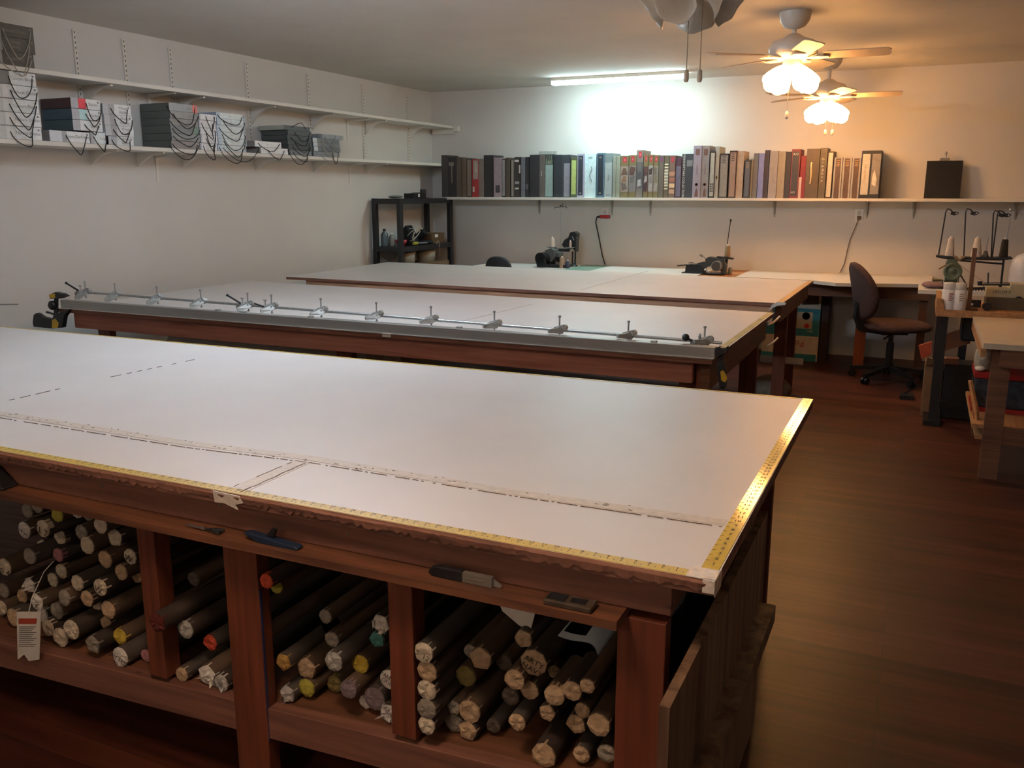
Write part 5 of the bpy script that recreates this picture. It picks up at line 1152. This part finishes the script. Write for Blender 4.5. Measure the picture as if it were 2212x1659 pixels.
q = PY(1577, 590, 7.9); single('glass_jar', MB().lathe([(0, 0), (.016, 0), (.018, .05), (.013, .055), (.012, .062), (0, .062)], (q.x, 7.9, BZ-.0035), 14), clr2, 'small clear bottle on the bare wood section of the back bench', 'bottle', base=(q.x, 7.9, BZ))
# ================================================================== RIGHT SIDE
MTZ = .73
WT = thing('machine_table', 'sewing machine table with wooden tray edge and black steel legs at the right', 'table', (.6, 6.3, 0))
xl = PY(2021, 680, 5.98).x
mk('tabletop', MB().box(xl, 1.5, 5.98, 6.62, MTZ-.028, MTZ), W['oak'], WT, bevel=.002)
mk('front_lip', MB().box(xl, xl+.5, 5.965, 5.9795, MTZ-.03, MTZ+.012), W['oak'], WT)
mk('corner_block', MB().ext([(xl, 5.981, MTZ), (xl+.05, 5.981, MTZ), (xl+.03, 5.981, MTZ+.075), (xl, 5.981, MTZ+.08)], (0, .5, 0)), W['oak'], WT)
mk('leg', MB().box(xl+.02, xl+.075, 6.05, 6.12, 0, MTZ-.029), W['blkm'], WT); mk('leg', MB().box(xl+.02, xl+.075, 6.48, 6.55, 0, MTZ-.029), W['blkm'], WT)
mk('leg', MB().box(1.3, 1.36, 6.05, 6.12, 0, MTZ-.029), W['blkm'], WT)
mk('foot', MB().box(xl-.01, xl+.09, 5.99, 6.6, .0, .03), W['blkm'], WT); mk('crossbar', MB().box(xl+.08, 1.3, 6.2, 6.24, .08, .12), W['blkm'], WT)
mk('motor_housing', MB().box(xl+.16, xl+.50, 6.15, 6.45, MTZ-.20, MTZ-.03), W['dkm'], WT, bevel=.01)
def spray(px, lab):
    q = PY(px, 667, 6.03); t = thing('spray_bottle', lab, 'bottle', (q.x, 6.03, MTZ+.0005), 'white cylinder bottles on the machine table')
    mk('body', MB().lathe([(0, 0), (.038, 0), (.04, .004), (.04, .128), (.037, .132), (0, .132)], (q.x, 6.03, MTZ+.0005), 22), W['whp'], t)
    mk('cap', MB().lathe([(.036, .133), (.037, .165), (.034, .172), (0, .172)], (q.x, 6.03, MTZ+.0005), 22), mat('cap_white', 'd2ccc2', .5), t)
    return t, q
ga, q = spray(2047, 'white cylindrical bottle with red print, left of the pair on the machine table')
gb, q2 = spray(2070, 'white cylindrical bottle with faint print, right of the pair on the machine table')
for t, q, c in ((ga, q, '8a4038'), (gb, q2, '9b8872')):
    tm = MB()
    for k in range(4): 
        z = MTZ+.105-.013*k; tm.box(q.x-.002, q.x+.022-(k % 2)*.006, 6.03-.0402, 6.03-.034, z, z+.006)
    mk('print', tm, mat('bottle_print_'+c, c, .6), t)
# wooden post holding the thread stand
pst = MB(); a, b = PY(2092, 668, 6.12), PY(2106, 536, 6.12)
a.z = MTZ+.0005
mk_ = thing('wooden_stand', 'upright dark wooden post standing on the machine table', 'post', tuple(a))
mk('post', MB().bar(a+V((.0, 0, 0)), b, .024, .03, up=(0, 1, 0)), wood('dark_post', '5a4030', '7d5c42', .6, 2, False), mk_)
mk('foot', MB().box(a.x-.03, a.x+.05, 6.09, 6.15, MTZ+.0005, MTZ+.014), W['brn'], mk_)
single('ring_magnet', MB().cyl((a.x+.1, 6.12, MTZ+.026), (a.x+.1, 6.17, MTZ+.026), .025, n=24), W['blkm'], 'round black drum part lying on the machine table', 'machine part', base=(a.x+.1, 6.15, MTZ))
# serger table behind (white tops)
YS = 6.75
SG = thing('serger_table', 'white-topped small serger table between the bench and the machine table', 'table', (.25, 7.0, 0))
sx0 = PY(1982, 638, YS).x; sz = PY(2000, 626, YS).z
mk('tabletop', MB().box(sx0, 1.4, YS, 7.25, sz-.03, sz), bw, SG, bevel=.003)
for x in (sx0+.30, 1.3): mk('leg', MB().box(x, x+.05, 6.95, 7.0, 0, sz-.031), W['dkm'], SG)
lumpy((sx0+.10, YS+.14, sz+.024), .03, 2.6, 2.0, .75, 'folded_cloth', mat('mauve_cloth', '8d7272', .9, var=.15, scale=30), 'mauve folded cloth lying on the white serger table', 'cloth', 8, amp=.1)
lumpy((sx0+.12, YS+.16, sz+.056), .012, 3.4, 2.4, .7, 'folded_cloth', mat('olive_cloth', '5c5a32', .9), 'dark olive cloth scrap on top of the mauve cloth', 'cloth', 9, amp=.1)
YG = 6.95
S4 = thing('serger', 'old green industrial serger with round hand wheel on the white table', 'sewing machine', (PY(2058, 610, YG).x, YG, sz))
gm = mat('green_enamel', '5c6a58', .4, var=.15, scale=20)
q = PY(2058, 586, YG-.06)
mk('hand_wheel', MB().lathe([(0, 0), (.056, 0), (.060, .008), (.060, .028), (.055, .034), (.042, .03), (.038, .022), (.02, .024), (.012, .04), (0, .04)], (q.x, YG-.06, q.z), 32, 0, Matrix.Rotation(PI/2, 3, 'X')), gm, S4)
mk('body', pex([(2044, 568), (2050, 560), (2066, 560), (2072, 574), (2075, 590), (2069, 600), (2068, 613), (2040, 613), (2041, 597), (2040, 585)], YG-.055, .12), gm, S4, bevel=.004)
mk('side_lever', MB().bar(PY(2045, 572, YG-.07), PY(2028, 581, YG-.07), .012, .009), mat('brass_dull', '8a6d50', .4, .5), S4)
mk('belt_guard', pex([(2026, 628), (2030, 616), (2036, 608), (2046, 604), (2052, 608), (2052, 628)], YG-.08, .02), W['blk'], S4)
mk('guard_holes', MB().cyl(PY(2038.5, 610, YG-.0805), PY(2038.5, 610, YG-.082), .0055, n=10).cyl(PY(2035, 614, YG-.0805), PY(2035, 614, YG-.082), .005, n=10).cyl(PY(2036, 619, YG-.0805), PY(2036, 619, YG-.082), .004, n=10), W['whp'], S4)
mk('strut', MB().cyl(PY(2070, 585, YG-.07), PY(2089, 618, YG-.07), .0045, n=8).cyl(PY(2072, 588, YG), PY(2070, 612, YG), .003, n=6), W['dkm'], S4)
mk('control_strip', pex([(2081, 622), (2130, 620), (2127, 637), (2081, 634)], YG-.12, .03), W['blk'], S4)
cs_ = MB()
for k in range(7):
    for yy in (628, 632): cs_.cyl(PY(2086+6.3*k, yy-.4, YG-.1205), PY(2086+6.3*k, yy-.4, YG-.1225), .005, n=8)
mk('control_dots', cs_, W['whp'], S4)
# thread stand with four wire guides
T3 = thing('thread_stand', 'large dark thread stand with four wire guide rods at the right', 'thread stand', tuple(PY(2105, 560, YG)))
tray = MB(); pts = [(2022, 553), (2060, 556), (2068, 560), (2080, 556), (2100, 556), (2140, 558), (2186, 556), (2188, 561), (2150, 563), (2100, 562), (2066, 564), (2022, 557)]
mk('tray', pex([(2022, 552), (2058, 556), (2068, 560), (2066, 564), (2022, 556)], YG-.05, .12, 0, pex([(2078, 556), (2140, 557), (2186, 556), (2188, 560), (2160, 563), (2078, 561)], YG-.05, .14)), W['dkm'], T3)
mk('support_bar', MB().bar(PY(2066, 562, YG), PY(2165, 570, YG), .02, .012).cyl(PY(2168, 562, YG), PY(2162, 617, YG), .007, n=8), W['dkm'], T3)
for base_, top_ in (((2027, 554), (2043, 458)), ((2082, 556), (2086, 458)), ((2141, 558), (2146, 462)), ((2143, 558), (2155, 462))):
    a, b = PY(*base_, YG), PY(*top_, YG)
    mk('guide_rod', MB().tube([a, a.lerp(b, .5), b, b+V((.008, 0, .022)), b+V((.025, 0, .018)), b+V((.04, 0, .006))], .0045, 8), W['blkm'], T3)
    c = b+V((.055, 0, -.008)); gd = MB(); gd.obox(c+V((-.008, 0, 0)), (.03, .02, .024), Matrix.Rotation(rad(15), 3, 'Y'))
    gd.tube([c+V((.004+.018*math.sin(PI*k/8)*1.2, 0, .011-.022*k/8)) for k in range(9)], .003, 6)
    mk('thread_guide', gd, W['blkm'], T3)
mk('rear_rod', MB().cyl(PY(2171, 540, YG+.1), PY(2184, 457, YG+.1), .0035, n=8).cyl(PY(2158, 455, YG+.1), PY(2182, 454, YG+.1), .002, n=6).cyl(PY(2184, 454, YG+.1), PY(2214, 464, YG+.1), .002, n=6).ball(PY(2184, 453, YG+.1), .012), W['zinc'], T3)
def tcone(px0, yb, r0, r1, h, m, lab, Y=YG):
    q = PY(px0, yb, Y+.01); return cone('thread_cone', lab, q.x, q.y, q.z+.002, r0, r1, h, m)
tcone(2051, 553.5, .030, .019, .125, whth, 'tall cream thread cone on the left tray of the large thread stand')
tcone(2108, 555.5, .036, .019, .13, whth, 'tall white thread cone in the middle of the large thread stand')
tcone(2167, 555.5, .028, .021, .12, mat('black_thread', '2b2418', .85, var=.2, scale=200), 'black thread cone at the right of the large thread stand')
q = PY(2128, 556, YG+.01); t = thing('spool_pin', 'empty grey cone holder with bare pin between the white and black cones', 'spool holder', (q.x, YG+.01, q.z+.002))
mk('cone_base', MB().lathe([(0, 0), (.024, 0), (.013, .03), (.012, .042), (0, .042)], (q.x, YG+.01, q.z+.002), 16), mat('grey_plastic', '6f675c', .5), t); mk('pin', MB().cyl((q.x, YG+.01, q.z+.04), (q.x+.006, YG+.01, q.z+.135), .004, n=8), W['zinc'], t)
single('tied_rag', MB().tube([PY(x, y, YG-.07) for x, y in ((2060, 553), (2066, 559), (2072, 562), (2078, 558), (2084, 554))], .008, 8).tube([PY(x, y, YG-.07) for x, y in ((2072, 562), (2067, 556), (2062, 554))], .007, 8), mat('dull_rag', '9a8064', .9), 'twist of tan cloth tied around the thread stand tray', 'rag', base=tuple(PY(2072, 562, YG-.07)))
single('thread_line', MB().tube([PY(x, y, YG) for x, y in ((2070, 568), (2080, 577), (2090, 585), (2105, 595), (2126, 609))], .0012, 5), W['brn'], 'thin cord running down from the thread stand to the cream machine', 'cord', base=tuple(PY(2126, 609, YG)))
# cream machine at right
YM = 6.3
S5 = thing('sewing_machine', 'cream industrial sewing machine cut off by the right edge of the view', 'sewing machine', (PY(2170, 670, YM).x, YM, MTZ))
crm = mat('cream_enamel', 'b5a888', .35, var=.05)
mk('arm', pex([(2131, 622), (2180, 624), (2184, 613), (2212, 614), (2240, 616), (2240, 660), (2192, 648), (2128, 643)], YM-.06, .14), crm, S5, bevel=.006)
tm = MB(); tm.text('LPEOM 9', .018, PY(2164, 631, YM-.0605), (1, 0, 0), (0, 0, 1)); mk('lettering', tm, ink, S5)
mk('oil_pan', MB().box(PY(2128, 650, YM).x, PY(2240, 650, YM).x, YM-.1, YM+.12, MTZ+.0005, MTZ+.075), mat('drab_metal', '564a38', .5, .2), S5)
mk('neck', pex([(2190, 640), (2204, 640), (2204, 655), (2190, 654)], YM-.02, .08), W['blkm'], S5)
mk('wheel_cover', MB().lathe([(0, 0), (.02, 0), (.024, .01), (.018, .02), (0, .02)], PY(2200, 648, YM-.07), 20, 0, Matrix.Rotation(PI/2, 3, 'X')), W['blkm'], S5)
mk('oil_bar', MB().bar(PY(2113, 615, YM), PY(2181, 615, YM), .02, .01).cyl(PY(2117, 608, YM), PY(2117, 616, YM), .014, n=12).cyl(PY(2135, 589, YM), PY(2134, 616, YM), .004, n=8).tube([PY(2124, 623, YM-.02), PY(2124, 611, YM-.02), PY(2180, 611, YM-.02), PY(2182, 618, YM-.02)], .003, 6).ball(PY(2161, 617, YM), .01), W['dkm'], S5)
mk('bed_plate', pex([(2081, 639), (2126, 637), (2126, 649), (2081, 645)], YM-.06, .02), bw, S5)
mk('black_bracket', pex([(2080, 648), (2120, 648), (2118, 667), (2080, 667)], YM-.02, .05), W['blkm'], S5)
mk('data_plate', pex([(2091.5, 655), (2102, 655), (2102, 660), (2091.5, 659)], YM-.022, .002), W['whp'], S5)
# white plastic jug lit bluish at the right edge
q = PY(2202, 612, 6.8)
jm = mat('milky_plastic', 'e3e6ea', .3, var=.02)
t = thing('plastic_jug', 'milky white domed plastic canister standing at the right edge behind the cream machine', 'canister', (q.x+.01, 6.9, sz))
zc_ = PY(2202, 547, 6.9).z-sz
mk('body', MB().lathe([(0, 0), (.085, 0), (.09, .01), (.092, zc_*.62), (.082, zc_*.82), (.055, zc_*.94), (.02, zc_), (0, zc_)], (q.x+.03, 6.9, sz+.0005), 28), jm, t)
# ---- right front table
RT = thing('work_table', 'pale-topped wooden work table at the right edge', 'table', (.9, 5.4, 0))
rz_ = .712
c1 = PZ(2125, 741, rz_); c2 = PZ(2101, 681, rz_); c2.y = min(c2.y, 5.955)
mk('tabletop', MB().ext([(c1.x, c1.y, rz_-.03), (1.9, c1.y, rz_-.03), (1.9, c2.y, rz_-.03), (c2.x, c2.y, rz_-.03)], (0, 0, .03)), mat('worn_white_board', 'cbb9a0', .5, var=.05), RT, bevel=.002)
mk('side_board', MB().box(c2.x-.002, c1.x+.018, c1.y+.02, c2.y-.01, rz_-.075, rz_-.0305), W['oak'], RT)
mk('apron', MB().box(.40, 1.85, c1.y+.01, c1.y+.05, rz_-.12, rz_-.031), W['brn'], RT)
mk('leg', MB().box(.368, .455, c1.y+.052, c1.y+.09, 0, rz_-.031), W['brn'], RT); mk('leg', MB().box(1.7, 1.79, c1.y+.052, c1.y+.09, 0, rz_-.031), W['brn'], RT)
mk('leg', MB().box(.368, .455, c2.y-.12, c2.y-.08, 0, rz_-.031), W['brn'], RT)
mk('bottom_rail', MB().box(.456, 1.7, c1.y+.055, c1.y+.09, .185, .275), W['brn'], RT)
mk('shelf_board', MB().box(.315, 1.75, c1.y+.091, c2.y-.125, .255, .275), W['oak'], RT)
bx0 = PY(2103, 850, 5.1)
t = thing('tool_case', 'transparent case with red ends on the shelf of the right table', 'case', (.46, 5.45, .2755))
mk('body', MB().box(.325, .60, 5.30, 5.6, .30, .46), mat('smoke_clear', '3b3e44', .2, var=.3), t, bevel=.01)
mk('base', MB().box(.32, .605, 5.295, 5.605, .2755, .2995), mat('red_case', '9c1e18', .4), t, label='red base tray'); mk('lid', MB().box(.32, .605, 5.295, 5.605, .4605, .49), _M['red_case'], t, label='red lid')
mk('tissue', MB().ball((.345, 5.34, .505), .022, 0, 1.2, 1.4, .6), W['paper'], t)
lumpy((.36, 5.42, .53), .055, .9, 1.4, 1.5, 'plastic_bag', mat('white_bag', 'a99f8e', .35, var=.2, bump=.6), 'crumpled white plastic bag hanging under the edge of the right table', 'bag', 12, amp=.32)
# offcut tray fixed low at the side
single('plywood_tray', MB().ext([PY(2091, 822, 5.35), PY(2096, 822, 5.35), PY(2110, 890, 5.1), PY(2110, 925, 5.05), PY(2105, 922, 5.05)], (.012, .02, 0)).box(.335, .366, 4.98, 5.45, .20, .22), W['oak'], 'thin pale plywood tray side jutting below the right table', 'tray', base=(.34, 5.1, .2))
# things on the floor under machine table
t = thing('cardboard_box', 'brown cardboard box standing on the floor left of the black table leg', 'box', tuple(PZ(1997, 880, 0)))
q = PZ(1990, 893, 0)
mk('carton', MB().box(q.x-.005, q.x+.09, 6.25, 6.62, 0, .33), mat('brown_carton', '7b5a3a', .8, var=.1), t); mk('flap', MB().ext([(q.x-.005, 6.25, .331), (q.x+.09, 6.25, .331), (q.x+.07, 6.2, .38), (q.x, 6.2, .40)], (0, .003, 0)), _M['brown_carton'], t)
fo = PY(1995, 758, 6.7); single('folder', MB().ext(pp([(1984, 747), (2013, 738), (2012, 766), (1990, 776)], 6.66), (0, .03, 0)), mat('orange_folder', 'a8482a', .7), 'orange-red folder leaning above the brown cardboard box', 'folder', base=tuple(fo))
single('cardboard_sheet', MB().ext(pp([(2040, 722), (2098, 705), (2096, 742), (2036, 759)], 6.35), (0, .02, 0)), mat('rust_card', '6d3f22', .7), 'rust brown cardboard sheet leaning under the machine table', 'cardboard', base=tuple(PY(2060, 750, 6.35)))
single('small_box', MB().ext(pp([(2036, 776), (2045, 774), (2072, 776), (2072, 788), (2036, 786)], 6.2), (0, .08, 0)), mat('pinkish_box', '7a5548', .6), 'small pinkish box with a pale end on the things under the machine table', 'box', base=tuple(PY(2055, 787, 6.2)))
single('equipment_box', MB().box(xl+.09, xl+.42, 6.25, 6.45, 0.0, .36), W['blk'], 'black equipment box on the floor under the machine table', 'box', base=(xl+.25, 6.35, 0), bevel=.004)
single('treadle', MB().bar((-.02, 6.78, .03), (.10, 6.70, .13), .008, .008).box(-.05, .04, 6.70, 6.82, .0, .03), W['dkm'], 'small metal foot pedal on the floor between chair and machine table', 'pedal', base=(0, 6.75, 0))
# ---- teal and white carton under the bench
PB = thing('printed_carton', 'tall white and teal printed cardboard carton standing upside down under the bench', 'box', (-.9, 7.98, 0))
pbx0, pbx1 = -1.22, -.745
zP = PY(1780, 622, 7.92).z
whc, tec = mat('carton_white', 'd3c3ab', .7), mat('carton_teal', '2f7d84', .6)
redp = mat('carton_red', 'b8303a', .6)
pb = MB(); seg = [0, .10, .235, .475, zP]; cols = [1, 0, 1, 0]
pb.box(pbx0, pbx1, 7.93, 8.16, 0, zP, 0)
mk('carton', pb, whc, PB)
mk('teal_band', MB().box(pbx0+.001, pbx1-.001, 7.929, 7.93, .22, .46).box(pbx0+.001, pbx1-.012, 7.929, 7.93, .0, .06), tec, PB)
mk('picture_panel', MB().box(pbx0+.2, pbx1-.06, 7.9275, 7.929, .285, .43), mat('carton_cream', 'b8a888', .7), PB)
mk('emblem', MB().lathe([(.034, 0), (.034, .002), (.028, .002), (.028, 0), (.034, 0)], (-.86, 7.9274, .395), 22, 0, Matrix.Rotation(PI/2, 3, 'X')).cyl((-.85, 7.9274, .31), (-.85, 7.926, .31), .022, n=18, m=1), [ink, redp], PB)
mk('photo', MB().ext([(-.90, 7.929, .49), (-.765, 7.929, .50), (-.768, 7.929, .58), (-.90, 7.929, .575)], (0, -.002, 0)), mat('carton_photo', '5c4c2c', .6, var=.4, scale=25), PB)
tm = MB(); tm.text('Pol', .055, (-.91, 7.929, .15), (-1, 0, 0), (0, 0, -1)); tm.text('TE', .04, (-1.0, 7.929, .53), (-1, 0, 0), (0, 0, -1)); mk('lettering', tm, redp, PB)
tm = MB(); tm.text('SIO', .02, (-.82, 7.9274, .265), (-1, 0, 0), (0, 0, -1)); mk('lettering', tm, whc, PB)
single('dark_panel', MB().box(-.735, -.68, 7.95, 8.2, 0, .62), mat('dark_board', '3a2a1e', .7), 'dark narrow board standing beside the printed carton', 'board', base=(-.7, 8, 0))
# ---- stuff under the middle table right end
q = PZ(1700, 782, .20)
single('foam_board', MB().obox((-.86, 6.55, .245), (.30, .05, .045), Matrix.Rotation(rad(-3), 3, 'Z')@Matrix.Rotation(rad(-20), 3, 'X')), W['paper'], 'white board offcut lying at the right end between the tables', 'board', base=(-.86, 6.55, .22))
lumpy((-.88, 6.2, .10), .10, 1.5, 1.7, .95, 'sack', mat('grey_sack', '6b5a4a', .8, var=.2, bump=.3), 'grumpy grey sack on the floor under the right end of the rear table'.replace('grumpy ', 'slumped '), 'sack', 15, amp=.12)
lumpy((-1.05, 4.2, .34), .12, 1.4, 1.6, .8, 'rubbish_bag', dkbag, 'dark plastic bag under the right end of the middle table', 'bag', 17)
# ================================================================== FOURTH FAN, ABOVE THE VIEWER
warm0 = warm; warm = mat('lit_glass_shade_pinkish', 'fff0e0', .4, emit=(1.0, .72, .54), estr=38)
f0 = fan('lit white ceiling fan above the viewer, outside the view', -.85, .75, 2.215, 30, (222, 312, 42, 132), True)
warm = mat('fill_light_shade', 'fff4e6', .4, emit=(1.0, .78, .60), estr=36)
fill_fan = fan('lit white ceiling fan far behind the viewer, outside the view', -.85, -1.55, 2.215, 50, (222, 312, 42, 132), True)  # unseen fan, added as a frontal fill light on the tube ends
warm = warm0
# ================================================================== WORLD / VIEW
w = bpy.data.worlds.new('world'); bpy.context.scene.world = w; w.use_nodes = True
w.node_tree.nodes['Background'].inputs[0].default_value = (.05, .05, .05, 1); w.node_tree.nodes['Background'].inputs[1].default_value = .3
vs_ = bpy.context.scene.view_settings
vs_.view_transform = 'Standard'; vs_.look = 'None'; vs_.gamma = 1; vs_.use_curve_mapping = False
vs_.exposure = .08
